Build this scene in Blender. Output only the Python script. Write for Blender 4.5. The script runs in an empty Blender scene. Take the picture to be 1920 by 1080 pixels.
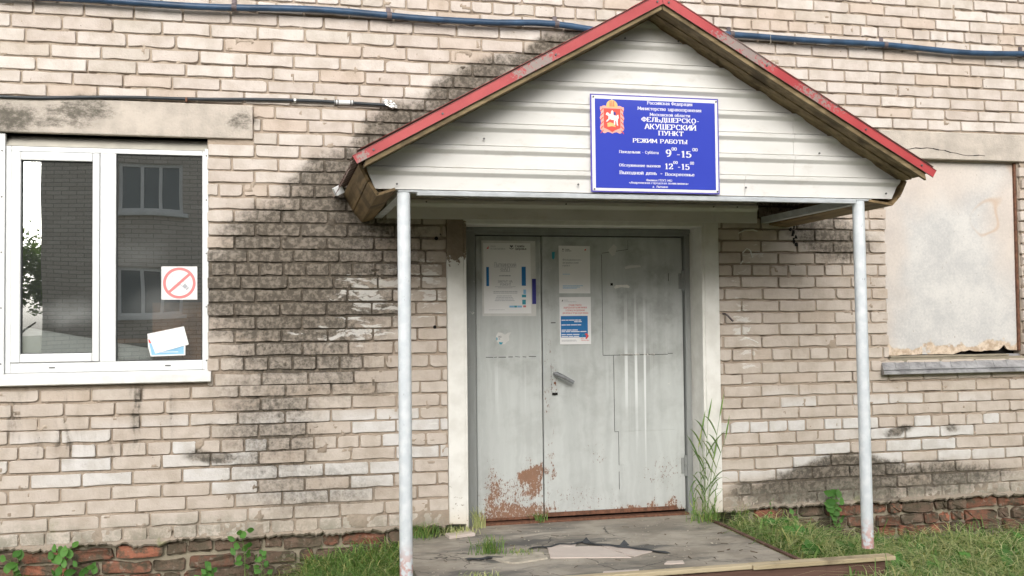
import bpy, bmesh, math, random
import numpy as np
from mathutils import Vector, Matrix
from mathutils import noise as mnoise
PI = math.pi
scene = bpy.context.scene
COL = scene.collection
# ---------------------------------------------------------------- camera
ZC = 1.336
CAMP = Vector((0.0, -6.058, ZC))
CR = Vector((0.97249889, -0.23267129, -0.0104876))
CU = Vector((0.00215783, -0.03602627, 0.99934851))
CF = Vector((0.23289753, 0.97188795, 0.03453345))
cd = bpy.data.cameras.new('camera')
cam = bpy.data.objects.new('camera', cd); COL.objects.link(cam)
cam.matrix_world = Matrix(((CR.x, CU.x, -CF.x, CAMP.x), (CR.y, CU.y, -CF.y, CAMP.y), (CR.z, CU.z, -CF.z, CAMP.z), (0, 0, 0, 1)))
cd.sensor_width = 36.0; cd.lens = 36.0 * 1950 / 1920; cd.clip_start = 0.05; cd.clip_end = 3000
scene.camera = cam
def project(X, Y, Z):
    v = Vector((X, Y, Z)) - CAMP
    d = v.dot(CF)
    return 960 + 1950 * v.dot(CR) / d, 540 - 1950 * v.dot(CU) / d
# ---------------------------------------------------------------- light
SUN_EL, SUN_AZ = 27.0, 192.0        # azimuth clockwise from +Y: the sun stands behind the camera, a little to the left
world = bpy.data.worlds.new('World'); scene.world = world; world.use_nodes = True
wn = world.node_tree; wn.nodes.clear()
sky = wn.nodes.new('ShaderNodeTexSky'); sky.sky_type = 'NISHITA'; sky.sun_disc = False
sky.sun_elevation = math.radians(SUN_EL); sky.sun_rotation = math.radians(SUN_AZ)
sky.air_density = 1.0; sky.dust_density = 6.0; sky.ozone_density = 1.0; sky.altitude = 100
hs = wn.nodes.new('ShaderNodeHueSaturation'); hs.inputs['Saturation'].default_value = 0.25   # thin even cloud
bg = wn.nodes.new('ShaderNodeBackground'); bg.inputs['Strength'].default_value = 0.15
wo = wn.nodes.new('ShaderNodeOutputWorld')
wn.links.new(sky.outputs[0], hs.inputs['Color']); wn.links.new(hs.outputs[0], bg.inputs[0]); wn.links.new(bg.outputs[0], wo.inputs[0])
sd = bpy.data.lights.new('sun', 'SUN'); sd.energy = 0.85; sd.angle = math.radians(42); sd.color = (1.0, 0.95, 0.88)
sun = bpy.data.objects.new('sun', sd); COL.objects.link(sun)
az, el = math.radians(SUN_AZ), math.radians(SUN_EL)
sdir = Vector((math.sin(az) * math.cos(el), math.cos(az) * math.cos(el), math.sin(el)))
sun.rotation_euler = sdir.to_track_quat('Z', 'Y').to_euler(); sun.location = (-3, -12, 14)
vs = scene.view_settings
vs.view_transform = 'Standard'; vs.look = 'None'; vs.gamma = 1.0; vs.use_curve_mapping = False
vs.exposure = 0.40
scene.render.film_transparent = False
scene.cycles.max_bounces = 8; scene.cycles.transparent_max_bounces = 12

R = random.Random(7)
# ---------------------------------------------------------------- materials
def srgb(r, g, b):
    f = lambda c: ((c / 255) / 12.92 if c / 255 <= 0.04045 else ((c / 255 + 0.055) / 1.055) ** 2.4)
    return (f(r), f(g), f(b), 1.0)
class NT:
    """small node-tree writer: values or sockets may be given for any input"""
    def __init__(s, name):
        s.m = bpy.data.materials.new(name); s.m.use_nodes = True
        s.t = s.m.node_tree; s.t.nodes.clear(); s._init()
    def _init(s):
        s.pos = None
    def n(s, typ, ins=None, **props):
        nd = s.t.nodes.new(typ)
        for k, v in props.items(): setattr(nd, k, v)
        for k, v in (ins or {}).items(): s.set(nd.inputs[k], v)
        return nd
    def set(s, inp, v):
        if isinstance(v, bpy.types.NodeSocket): s.t.links.new(v, inp)
        elif v is not None:
            if inp.type == 'RGBA' and len(v) == 3: v = (*v, 1)
            inp.default_value = v
    def math(s, op, a, b=0.0, c=None, clamp=False):
        nd = s.n('ShaderNodeMath', {0: a, 1: b}, operation=op, use_clamp=clamp)
        if c is not None: s.set(nd.inputs[2], c)
        return nd.outputs[0]
    def P(s):
        if s.pos is None: s.pos = s.n('ShaderNodeNewGeometry').outputs['Position']
        return s.pos
    def vmul(s, v, k): return s.n('ShaderNodeVectorMath', {0: v, 1: k}, operation='MULTIPLY').outputs[0]
    def vadd(s, v, k): return s.n('ShaderNodeVectorMath', {0: v, 1: k}, operation='ADD').outputs[0]
    def noise(s, scale, vec=None, detail=4, rough=0.55, col=False, dist=0.0):
        nd = s.n('ShaderNodeTexNoise', {'Vector': vec if vec is not None else s.P(), 'Scale': scale, 'Detail': detail, 'Roughness': rough, 'Distortion': dist})
        return nd.outputs['Color' if col else 'Fac']
    def ramp(s, v, a, b, lo=0.0, hi=1.0, smooth=True):
        nd = s.n('ShaderNodeMapRange', {'Value': v, 'From Min': a, 'From Max': b, 'To Min': lo, 'To Max': hi}, clamp=True)
        if smooth: nd.interpolation_type = 'SMOOTHSTEP'
        return nd.outputs[0]
    def mix(s, f, a, b, mode='MIX'):
        nd = s.n('ShaderNodeMix', data_type='RGBA', blend_type=mode, clamp_factor=True)
        s.set(nd.inputs[0], f); s.set(nd.inputs[6], a); s.set(nd.inputs[7], b)
        return nd.outputs[2]
    def blob(s, vec, cx, cz, rx, rz, rot=0.0, k=1.0, soft=0.25):
        mp = s.n('ShaderNodeMapping', {'Vector': vec, 'Location': (cx, 0, cz), 'Rotation': (0, math.radians(-rot), 0), 'Scale': (rx, 1e3, rz)}, vector_type='TEXTURE')
        ln = s.n('ShaderNodeVectorMath', {0: mp.outputs[0]}, operation='LENGTH').outputs['Value']
        return s.ramp(ln, soft, 1.18, k, 0.0)
    def total(s, lst):
        a = lst[0]
        for b in lst[1:]: a = s.math('MAXIMUM', a, b)
        return a
    def warp(s, scale=3.0, amt=0.12, vec=None):
        n = s.noise(scale, vec, detail=3, col=True)
        d = s.n('ShaderNodeVectorMath', {0: n, 1: (0.5, 0.5, 0.5)}, operation='SUBTRACT').outputs[0]
        return s.vadd(vec if vec is not None else s.P(), s.vmul(d, (amt * 2,) * 3))
    def bump(s, h, strength=0.5, dist=0.004, normal=None):
        nd = s.n('ShaderNodeBump', {'Height': h, 'Strength': strength, 'Distance': dist})
        if normal is not None: s.set(nd.inputs['Normal'], normal)
        return nd.outputs[0]
    def out(s, col, rough=0.8, bump=None, metal=0.0, spec=0.5, **kw):
        b = s.n('ShaderNodeBsdfPrincipled', {'Base Color': col, 'Roughness': rough, 'Metallic': metal, 'Specular IOR Level': spec})
        for k, v in kw.items(): s.set(b.inputs[k], v)
        if bump is not None: s.set(b.inputs['Normal'], bump)
        o = s.n('ShaderNodeOutputMaterial', {'Surface': b.outputs[0]})
        return s.m
    def rand(s):
        oi = s.n('ShaderNodeObjectInfo').outputs['Random']
        isl = s.n('ShaderNodeNewGeometry').outputs['Random Per Island']
        return s.math('FRACT', s.math('ADD', oi, isl))
M = {}
def simple(name, c, rough=0.6, var=0.12, scale=12.0, bumpk=0.15, metal=0.0, spec=0.4):
    t = NT(name)
    nz = t.noise(scale, detail=5)
    c2 = tuple(x * (1 - var) for x in c[:3]); c3 = tuple(min(1, x * (1 + var * .6)) for x in c[:3])
    col = t.mix(t.ramp(nz, 0.3, 0.7), c2, c3)
    M[name] = t.out(col, rough, t.bump(t.noise(scale * 12), bumpk, 0.002), metal, spec)
    return M[name]

# ---- masks of soot, moss, lime and paint on the brick face (world X, Z metres)
def wall_masks(t):
    w = t.warp(2.2, 0.10); w2 = t.warp(9.0, 0.03, w)
    dark = t.total([
        t.blob(w2, 1.66, 3.00, 0.36, 0.09, 28, 0.9), t.blob(w2, 1.18, 2.74, 0.42, 0.15, 30, 1.0), t.blob(w2, 0.78, 2.46, 0.40, 0.19, 35, 1.0),
        t.blob(w2, 0.42, 2.16, 0.42, 0.22, 28, 1.0), t.blob(w2, 0.22, 1.88, 0.62, 0.26, 12, 0.95), t.blob(w2, 0.10, 1.62, 0.72, 0.28, 6, 0.95),
        t.blob(w2, 0.18, 1.42, 0.75, 0.26, 0, 0.78), t.blob(w2, 0.22, 1.20, 0.62, 0.26, 0, 0.52), t.blob(w2, 0.05, 0.78, 0.40, 0.62, 5, 0.36), t.blob(w2, 0.35, 1.05, 0.55, 0.22, 0, 0.34), t.blob(w2, 0.25, 0.42, 0.60, 0.20, 0, 0.30),
        t.blob(w2, 0.55, 1.75, 0.6, 0.45, 0, 0.45),
        t.blob(w2, 3.62, 0.36, 0.52, 0.10, 2, 1.5), t.blob(w2, 3.50, 0.26, 0.72, 0.11, 0, 1.4), t.blob(w2, 4.3, 0.30, 0.75, 0.11, 0, 0.62),
        t.blob(w2, 3.60, 1.88, 0.38, 0.17, -8, 0.75), t.blob(w2, 3.30, 2.05, 0.5, 0.15, 0, 0.6),
        t.blob(w2, -0.95, 2.50, 0.34, 0.11, 0, 0.9), t.blob(w2, -1.36, 2.48, 0.20, 0.12, 0, 0.95), t.blob(w2, -0.10, 2.50, 0.10, 0.09, 0, 0.75),
        t.blob(w2, 4.05, 0.60, 0.12, 0.04, 0, 0.7), t.blob(w2, 4.42, 0.61, 0.10, 0.04, 0, 0.6), t.blob(w2, -0.28, 0.63, 0.16, 0.05, 0, 0.55)])
    # runs under the left window sill
    vs_ = t.vmul(w, (11.0, 1.0, 1.3)); run = t.ramp(t.noise(1.0, vs_, detail=4, rough=.6), 0.45, 0.80)
    sill = t.math('MULTIPLY', run, t.blob(w, -0.95, 0.84, 0.62, 0.28, 0, 0.85, 0.3))
    dark = t.math('MAXIMUM', dark, sill)
    foot = t.ramp(t.n('ShaderNodeSeparateXYZ', {0: w2}).outputs['Z'], 0.33, 0.16)
    footx = t.math('MULTIPLY', foot, 0.75)
    white = t.total([t.blob(w2, 0.60, 1.50, 0.36, 0.24, 0, 0.9, 0.1), t.blob(w2, 0.95, 1.55, 0.14, 0.30, 0, 1.0, 0.1), t.blob(w2, 0.55, 1.28, 0.45, 0.12, 0, 0.8, 0.1),
                     t.blob(w2, 2.95, 1.30, 0.12, 0.55, 0, 0.9, 0.1), t.blob(w2, 3.05, 1.75, 0.10, 0.12, 0, 0.8, 0.1), t.blob(w2, 0.95, 0.75, 0.14, 0.10, 0, 0.6, 0.1)])
    wv = t.vmul(t.warp(6.0, 0.06), (6.0, 6.0, 26.0))
    wn_ = t.noise(1.0, wv, detail=6, rough=0.65)
    white = t.math('MULTIPLY', t.ramp(t.math('ADD', wn_, t.math('MULTIPLY', white, 0.22)), 0.66, 0.72), t.ramp(white, 0.02, 0.2))
    return dark, footx, white

def brick_material(name, mortar=False):
    t = NT(name)
    dark, foot, white = wall_masks(t)
    rnd = t.rand()
    r2 = t.math('FRACT', t.math('MULTIPLY', rnd, 17.31)); r3 = t.math('FRACT', t.math('MULTIPLY', rnd, 53.7))
    fine = t.noise(70.0, detail=5, rough=0.7); mid = t.noise(9.0, detail=4)
    if mortar:
        base = t.mix(mid, (0.33, 0.275, 0.222), (0.47, 0.395, 0.32))
        base = t.mix(t.ramp(t.noise(2.0), 0.35, 0.65), base, t.vmul(base, (0.86, 0.84, 0.82)))
    else:
        base = t.mix(r2, (0.535, 0.472, 0.425), (0.64, 0.592, 0.55))
        base = t.mix(t.ramp(r3, 0.80, 0.90), base, (0.545, 0.462, 0.395))
        base = t.mix(t.math('MULTIPLY', t.ramp(rnd, 0.90, 0.92), 0.6), base, (0.52, 0.475, 0.42))
        zz = t.n('ShaderNodeSeparateXYZ', {0: t.P()}).outputs['Z']
        base = t.mix(t.math('MULTIPLY', t.ramp(zz, 2.6, 1.4), 0.55), base, (0.50, 0.432, 0.368))
        lt = t.blob(t.P(), 2.0, 0.60, 4.5, 0.30, 0, 1.0, 0.6)        # bleached courses low on the wall
        base = t.mix(t.math('MULTIPLY', t.math('MULTIPLY', lt, t.ramp(r3, 0.60, 0.66)), 0.8), base, (0.66, 0.655, 0.65))
        base = t.mix(t.ramp(mid, 0.38, 0.70), base, t.vmul(base, (0.84, 0.82, 0.79)))
        pits = t.n('ShaderNodeTexVoronoi', {'Vector': t.P(), 'Scale': 38.0, 'Randomness': 1.0}).outputs['Distance']
        pit = t.math('MULTIPLY', t.ramp(pits, 0.13, 0.06), t.ramp(t.noise(14.0), 0.60, 0.66))
        base = t.mix(pit, base, (0.12, 0.10, 0.08))
        # broad tired band of the wall under the eave line
    # soot: thick where the mask is strong, flecked at its edges
    fleck = t.math('ADD', t.math('MULTIPLY', fine, 0.55), t.math('MULTIPLY', t.noise(26.0, detail=4), 0.55))
    dk = t.math('ADD', t.math('MULTIPLY', dark, 1.15), t.math('MULTIPLY', t.math('SUBTRACT', r2, 0.5), 0.42) if not mortar else 0.30)
    m1 = t.ramp(t.math('ADD', dk, t.math('MULTIPLY', t.math('SUBTRACT', fleck, 0.55), 2.2)), 0.10, 0.72, smooth=False)
    m1 = t.math('MULTIPLY', m1, t.ramp(dark, 0.0, 0.40))
    soot = t.mix(t.ramp(t.noise(33.0, detail=5, rough=0.7), 0.42, 0.62), (0.105, 0.095, 0.08) if not mortar else (0.075, 0.066, 0.054), (0.30, 0.27, 0.235) if not mortar else (0.14, 0.12, 0.095))
    col = t.mix(t.math('MULTIPLY', m1, 0.90), base, soot)
    wash = t.math('MULTIPLY', t.ramp(dark, 0.0, 0.8, smooth=False), 0.82 if not mortar else 0.45)
    col = t.mix(wash, col, t.vmul(col, (0.60, 0.57, 0.53)))
    # damp foot of the wall: grey-green
    ft = t.math('MULTIPLY', foot, t.ramp(t.math('ADD', mid, fine), 0.75, 1.15))
    col = t.mix(ft, col, (0.24, 0.235, 0.19) if not mortar else (0.27, 0.24, 0.20))
    col = t.mix(t.math('MULTIPLY', t.ramp(t.noise(5.0), 0.62, 0.72), t.math('MULTIPLY', foot, 0.8)), col, (0.20, 0.22, 0.08))
    if not mortar: col = t.mix(t.math('MULTIPLY', white, 0.62), col, (0.72, 0.71, 0.68))
    h = t.math('ADD', t.math('MULTIPLY', fine, 0.6), t.math('MULTIPLY', t.noise(22.0, detail=5, rough=.65), 1.1))
    M[name] = t.out(col, 0.93, t.bump(h, 0.75 if not mortar else 0.9, 0.005 if not mortar else 0.007), spec=0.2)
brick_material('silicate_brick'); brick_material('mortar', True)

def red_brick_mat():
    t = NT('red_brick')
    rnd = t.rand(); r2 = t.math('FRACT', t.math('MULTIPLY', rnd, 13.7))
    base = t.mix(rnd, (0.16, 0.085, 0.06), (0.34, 0.14, 0.09))
    base = t.mix(t.ramp(r2, 0.45, 0.6), base, (0.17, 0.12, 0.09))
    dirt = t.ramp(t.noise(16.0, detail=5, rough=0.65), 0.40, 0.60)
    col = t.mix(dirt, base, (0.11, 0.09, 0.065))
    col = t.mix(t.math('MULTIPLY', t.ramp(t.noise(30.0), 0.60, 0.68), 0.6), col, (0.30, 0.26, 0.21))
    h = t.math('ADD', t.noise(28.0, detail=6), t.noise(90.0))
    M['red_brick'] = t.out(col, 0.95, t.bump(h, 0.9, 0.008), spec=0.15)
red_brick_mat()

def concrete(name, c, stain=True):
    t = NT(name)
    col = t.mix(t.ramp(t.noise(7.0, detail=6, rough=0.65), 0.3, 0.7), tuple(x * .82 for x in c), tuple(x * 1.1 for x in c))
    if stain:
        w2 = t.warp(6.0, 0.05)
        dark = t.total([t.blob(w2, -0.98, 2.53, 0.26, 0.09, 0, 0.9), t.blob(w2, -1.34, 2.47, 0.24, 0.12, 0, 1.0), t.blob(w2, -0.12, 2.50, 0.11, 0.08, 0, 0.8), t.blob(w2, -1.15, 2.46, 0.35, 0.05, 0, 0.75),
                        t.blob(w2, 3.93, 2.56, 0.05, 0.05, 0, 0.9)])
        f = t.math('ADD', t.math('MULTIPLY', t.noise(42.0, t.vmul(t.P(), (.7, 1, 1.3)), detail=7, rough=0.8), 1.0), t.math('MULTIPLY', dark, 0.42))
        m = t.math('MULTIPLY', t.ramp(f, 0.60, 0.98), t.ramp(dark, 0.0, 0.5))
        col = t.mix(t.math('MULTIPLY', m, 0.85), col, (0.07, 0.065, 0.05))
    h = t.math('ADD', t.noise(12.0, detail=6, rough=0.7), t.noise(80.0))
    M[name] = t.out(col, 0.92, t.bump(h, 0.7, 0.005), spec=0.2)
concrete('lintel_concrete', (0.50, 0.45, 0.395)); concrete('ledge_mortar', (0.30, 0.265, 0.20), False)

def door_paint(name, c, rust=True):
    t = NT(name)
    w = t.warp(5.0, 0.05)
    st = t.noise(1.0, t.vmul(w, (22.0, 1.0, 0.9)), detail=4)
    col = t.mix(t.ramp(st, 0.25, 0.75), tuple(x * .90 for x in c), tuple(min(1, x * 1.06) for x in c))
    zg = t.n('ShaderNodeSeparateXYZ', {0: t.P()}).outputs['Z']
    grime = t.math('MULTIPLY', t.ramp(t.noise(4.0, w, detail=6, rough=.65), 0.42, 0.68), t.ramp(zg, 0.6, 1.7, 0.22, 0.60))
    col = t.mix(grime, col, (0.20, 0.20, 0.185))
    xs = t.n('ShaderNodeSeparateXYZ', {0: t.P()})
    pale = t.total([t.blob(w, 2.38, 1.00, 0.30, 0.30, 0, 1.0), t.blob(w, 2.45, 0.80, 0.2, 0.5, 0, 0.8), t.blob(w, 2.3, 1.35, 0.16, 0.2, 0, 0.4), t.blob(w, 1.45, 0.95, 0.2, 0.2, 0, 0.3)])
    drip = t.ramp(t.noise(1.0, t.vmul(t.P(), (34.0, 1.0, 0.25)), detail=1), 0.55, 0.63)
    col = t.mix(t.math('MULTIPLY', t.math('MULTIPLY', drip, pale), 0.95), col, (0.74, 0.77, 0.77))
    chips = t.math('MULTIPLY', t.ramp(t.noise(11.0, t.warp(20.0, .02), detail=6, rough=0.7), 0.68, 0.71), 0.55)
    col = t.mix(chips, col, (0.66, 0.66, 0.62))
    if rust:
        w0 = w; w = t.warp(9.0, 0.13)
        m = t.total([t.blob(w, 1.60, 0.38, 0.12, 0.15, 0, 1.15, 0.1), t.blob(w, 1.36, 0.30, 0.10, 0.22, 0, 0.85, 0.1), t.blob(w, 1.5, 0.16, 0.36, 0.12, 0, 0.95, 0.3), t.blob(w, 1.45, 0.28, 0.26, 0.16, 0, 0.55, 0.2),
                     t.blob(w, 2.03, 0.50, 0.13, 0.12, 0, 0.34, 0.1), t.blob(w, 2.40, 0.15, 0.40, 0.07, 0, 0.80, 0.3), t.blob(w, 2.46, 0.38, 0.2, 0.22, 0, 0.36, 0.1),
                     t.blob(w, 1.95, 0.23, 0.34, 0.16, 0, 0.34, 0.1), t.blob(w, 1.73, 0.42, 0.05, 0.2, 0, 0.6, 0.1), t.blob(w, 1.74, 0.9, 0.035, 0.7, 0, 0.42, 0.1)])
        f = t.noise(1.0, t.vmul(t.P(), (80.0, 80.0, 46.0)), detail=6, rough=0.8)
        rm = t.math('MULTIPLY', t.ramp(t.math('ADD', f, t.math('MULTIPLY', m, 0.27)), 0.66, 0.71), t.ramp(m, 0.03, 0.25))
        rc = t.mix(t.noise(20.0), (0.10, 0.042, 0.025), (0.23, 0.105, 0.06))
        col = t.mix(rm, col, rc)
        tint = t.math('MULTIPLY', t.ramp(m, 0.3, 1.0), 0.22)
        col = t.mix(tint, col, (0.50, 0.36, 0.26))
    h = t.math('ADD', t.noise(6.0, t.vmul(t.P(), (1.5, 1, .7)), detail=3), t.math('MULTIPLY', t.noise(60.0), 0.15))
    M[name] = t.out(col, 0.42, t.bump(h, 0.5, 0.012), spec=0.35)
door_paint('door_grey', (0.475, 0.50, 0.49)); door_paint('frame_grey', (0.27, 0.285, 0.28), False)

def plaster():
    t = NT('white_plaster')
    w = t.warp(14.0, 0.03)
    col = t.mix(t.ramp(t.noise(9.0, detail=5), 0.3, 0.7), (0.67, 0.66, 0.62), (0.78, 0.775, 0.74))
    pk = t.math('ADD', t.blob(w, 1.108, 1.85, 0.10, 0.14, 0, 0.62, 0.75), t.math('MULTIPLY', t.ramp(t.noise(26.0, detail=6, rough=.7), 0.40, 0.58), t.blob(w, 1.11, 1.82, 0.10, 0.20, 0, 0.8, 0.6)))
    col = t.mix(t.ramp(pk, 0.55, 0.6), col, t.mix(t.noise(30.0), (0.20, 0.155, 0.115), (0.30, 0.245, 0.19)))
    z = t.n('ShaderNodeSeparateXYZ', {0: t.P()}).outputs['Z']
    sp = t.math('MULTIPLY', t.ramp(t.noise(48.0, detail=4), 0.62, 0.66), t.ramp(z, 0.55, 0.15))
    col = t.mix(sp, col, (0.25, 0.21, 0.15))
    col = t.mix(t.math('MULTIPLY', t.ramp(z, 0.30, 0.14), 0.5), col, (0.52, 0.42, 0.30))
    M['white_plaster'] = t.out(col, 0.75, t.bump(t.math('ADD', t.noise(14.0, detail=5), t.math('MULTIPLY', pk, -0.6)), 0.5, 0.006), spec=0.3)
plaster()

def wood(name, axis, c1, c2):
    t = NT(name)
    sc = {'x': (1.2, 26.0, 26.0), 'y': (26.0, 1.2, 26.0)}[axis]
    rnd = t.rand()
    off = t.n('ShaderNodeCombineXYZ', {0: t.math('MULTIPLY', rnd, 9.0), 1: t.math('MULTIPLY', rnd, 7.0)}).outputs[0]
    p = t.vadd(t.warp(2.5, 0.02), off)
    g = t.noise(1.0, t.vmul(p, sc), detail=5, rough=0.6, dist=0.6)
    col = t.mix(t.ramp(g, 0.3, 0.7), c1, c2)
    blot = t.ramp(t.noise(5.0, detail=5, rough=.6), 0.50, 0.66)
    col = t.mix(t.math('MULTIPLY', blot, 0.7), col, tuple(x * .35 for x in c1))
    col = t.mix(t.math('MULTIPLY', rnd, 0.25), col, tuple(x * .7 for x in c2))
    M[name] = t.out(col, 0.7, t.bump(g, 0.4, 0.003), spec=0.3)
wood('brown_wood_rake', 'x', (0.14, 0.10, 0.05), (0.29, 0.22, 0.12))
wood('brown_wood_soffit', 'y', (0.11, 0.075, 0.035), (0.28, 0.195, 0.10))
wood('ceiling_wood', 'y', (0.20, 0.125, 0.06), (0.40, 0.27, 0.14))  # lighter copy of the soffit wood, its colour making up for weak bounce light
wood('pale_trim_wood', 'x', (0.42, 0.34, 0.21), (0.60, 0.51, 0.35))
wood('dark_beam_wood', 'x', (0.10, 0.055, 0.042), (0.18, 0.105, 0.08))
wood('orange_board', 'x', (0.42, 0.20, 0.10), (0.50, 0.26, 0.14))

def red_metal():
    t = NT('red_painted_metal')
    col = t.mix(t.ramp(t.noise(5.0, detail=4), 0.3, 0.7), (0.36, 0.040, 0.045), (0.44, 0.062, 0.065))
    w = t.warp(8.0, 0.06)
    worn = t.total([t.blob(w, 1.27, 2.56, 0.16, 0.05, 28, 0.9, .2), t.blob(w, 2.35, 2.70, 0.22, 0.07, -29, 1.0, .2), t.blob(w, 2.75, 2.46, 0.20, 0.05, -29, 0.6, .2), t.blob(w, 0.44, 2.10, 0.05, 0.05, 0, 0.7, .2)])
    f = t.noise(60.0, detail=5, rough=0.75)
    m = t.math('MULTIPLY', t.ramp(t.math('ADD', f, t.math('MULTIPLY', worn, 0.30)), 0.60, 0.72), t.ramp(worn, 0.03, 0.3))
    col = t.mix(m, col, (0.27, 0.22, 0.20))
    sc = t.ramp(t.noise(26.0, t.vmul(t.P(), (1, 1, 3)), detail=6, rough=.8), 0.70, 0.73)
    col = t.mix(t.math('MULTIPLY', sc, 0.5), col, (0.55, 0.40, 0.38))
    nz_ = t.n('ShaderNodeSeparateXYZ', {0: t.n('ShaderNodeNewGeometry').outputs['True Normal']}).outputs['Z']
    under = t.ramp(t.math('ABSOLUTE', nz_), 0.3, 0.31)
    col = t.mix(under, col, t.mix(t.noise(8.0, detail=5), (0.10, 0.045, 0.04), (0.17, 0.12, 0.10)))
    M['red_painted_metal'] = t.out(col, 0.34, t.bump(t.noise(9.0, detail=3), 0.12, 0.004), spec=0.5)
red_metal()

def siding():
    t = NT('white_siding')
    col = t.mix(t.ramp(t.noise(2.5, t.vmul(t.P(), (1, 1, 2)), detail=5), 0.3, 0.7), (0.66, 0.655, 0.63), (0.74, 0.735, 0.715))
    dirt = t.math('MULTIPLY', t.ramp(t.noise(7.0, t.vmul(t.P(), (1.2, 1, 3)), detail=6, rough=.7), 0.52, 0.75), 0.30)
    col = t.mix(dirt, col, (0.42, 0.38, 0.31))
    M['white_siding'] = t.out(col, 0.40, t.bump(t.noise(3.0, t.vmul(t.P(), (1, 1, .3)), detail=2), 0.1, 0.006), spec=0.4)
siding()

def pole_paint():
    t = NT('pole_paint')
    z = t.n('ShaderNodeSeparateXYZ', {0: t.P()}).outputs['Z']
    col = t.mix(t.ramp(t.noise(20.0, detail=5), 0.35, 0.7), (0.60, 0.65, 0.69), (0.72, 0.76, 0.79))
    chip = t.ramp(t.noise(45.0, t.vmul(t.P(), (1, 1, .45)), detail=5, rough=.7), 0.655, 0.69)
    col = t.mix(t.math('MULTIPLY', chip, 0.65), col, (0.20, 0.20, 0.22))
    foot = t.math('MULTIPLY', t.ramp(z, 0.32, 0.14), t.ramp(t.noise(30.0), 0.42, 0.55))
    col = t.mix(foot, col, (0.55, 0.30, 0.27))
    M['pole_paint'] = t.out(col, 0.5, t.bump(t.noise(30.0), 0.3, 0.002), spec=0.4)
pole_paint()

def board_mat():
    t = NT('fibreboard')
    w = t.warp(3.0, 0.15)
    col = t.mix(t.ramp(t.math('ADD', t.math('MULTIPLY', t.noise(3.6, detail=6, rough=.7), .55), t.math('MULTIPLY', t.noise(60.0, detail=5, rough=.8), .45)), 0.35, 0.65), (0.45, 0.45, 0.45), (0.63, 0.615, 0.59))
    pink = t.total([t.blob(w, 4.25, 2.30, 0.75, 0.30, 0, 1.0, .2), t.blob(w, 4.05, 1.9, 0.18, 0.7, 0, 0.8, .2), t.blob(w, 4.95, 2.0, 0.22, 0.55, 0, 0.9, .2), t.blob(w, 4.0, 1.3, 0.1, 0.3, 0, .6, .2)])
    col = t.mix(t.math('MULTIPLY', pink, 0.45), col, (0.62, 0.50, 0.41))
    ring = t.math('MULTIPLY', t.ramp(t.math('ABSOLUTE', t.math('SUBTRACT', t.noise(1.6, detail=2), 0.56)), 0.02, 0.0), t.blob(w, 4.92, 2.0, 0.25, 0.6, 0, 1, .5))
    col = t.mix(t.math('MULTIPLY', ring, 0.5), col, (0.50, 0.34, 0.22))
    z = t.n('ShaderNodeSeparateXYZ', {0: w}).outputs['Z']
    torn = t.math('MULTIPLY', t.ramp(t.math('ADD', z, t.math('MULTIPLY', t.noise(14.0, detail=5), 0.16)), 1.255, 1.235), 1.0)
    col = t.mix(torn, col, t.mix(t.ramp(t.noise(30.0, detail=5), .35, .65), (0.44, 0.34, 0.25), (0.66, 0.56, 0.45)))
    sp = t.ramp(t.noise(38.0, t.vmul(t.P(), (1, 1, .7)), detail=3), 0.68, 0.73)
    col = t.mix(t.math('MULTIPLY', sp, 0.6), col, (0.30, 0.25, 0.20))
    h = t.math('ADD', t.noise(70.0, detail=5), t.math('MULTIPLY', torn, -1.0))
    M['fibreboard'] = t.out(col, 0.85, t.bump(h, 0.4, 0.003), spec=0.2)
board_mat()

def tin():
    t = NT('old_zinc')
    col = t.mix(t.ramp(t.noise(9.0, detail=6, rough=.7), 0.3, 0.7), (0.20, 0.20, 0.205), (0.46, 0.46, 0.47))
    M['old_zinc'] = t.out(col, 0.42, t.bump(t.noise(12.0, detail=4), 0.4, 0.004), metal=0.25)
tin()

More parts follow.
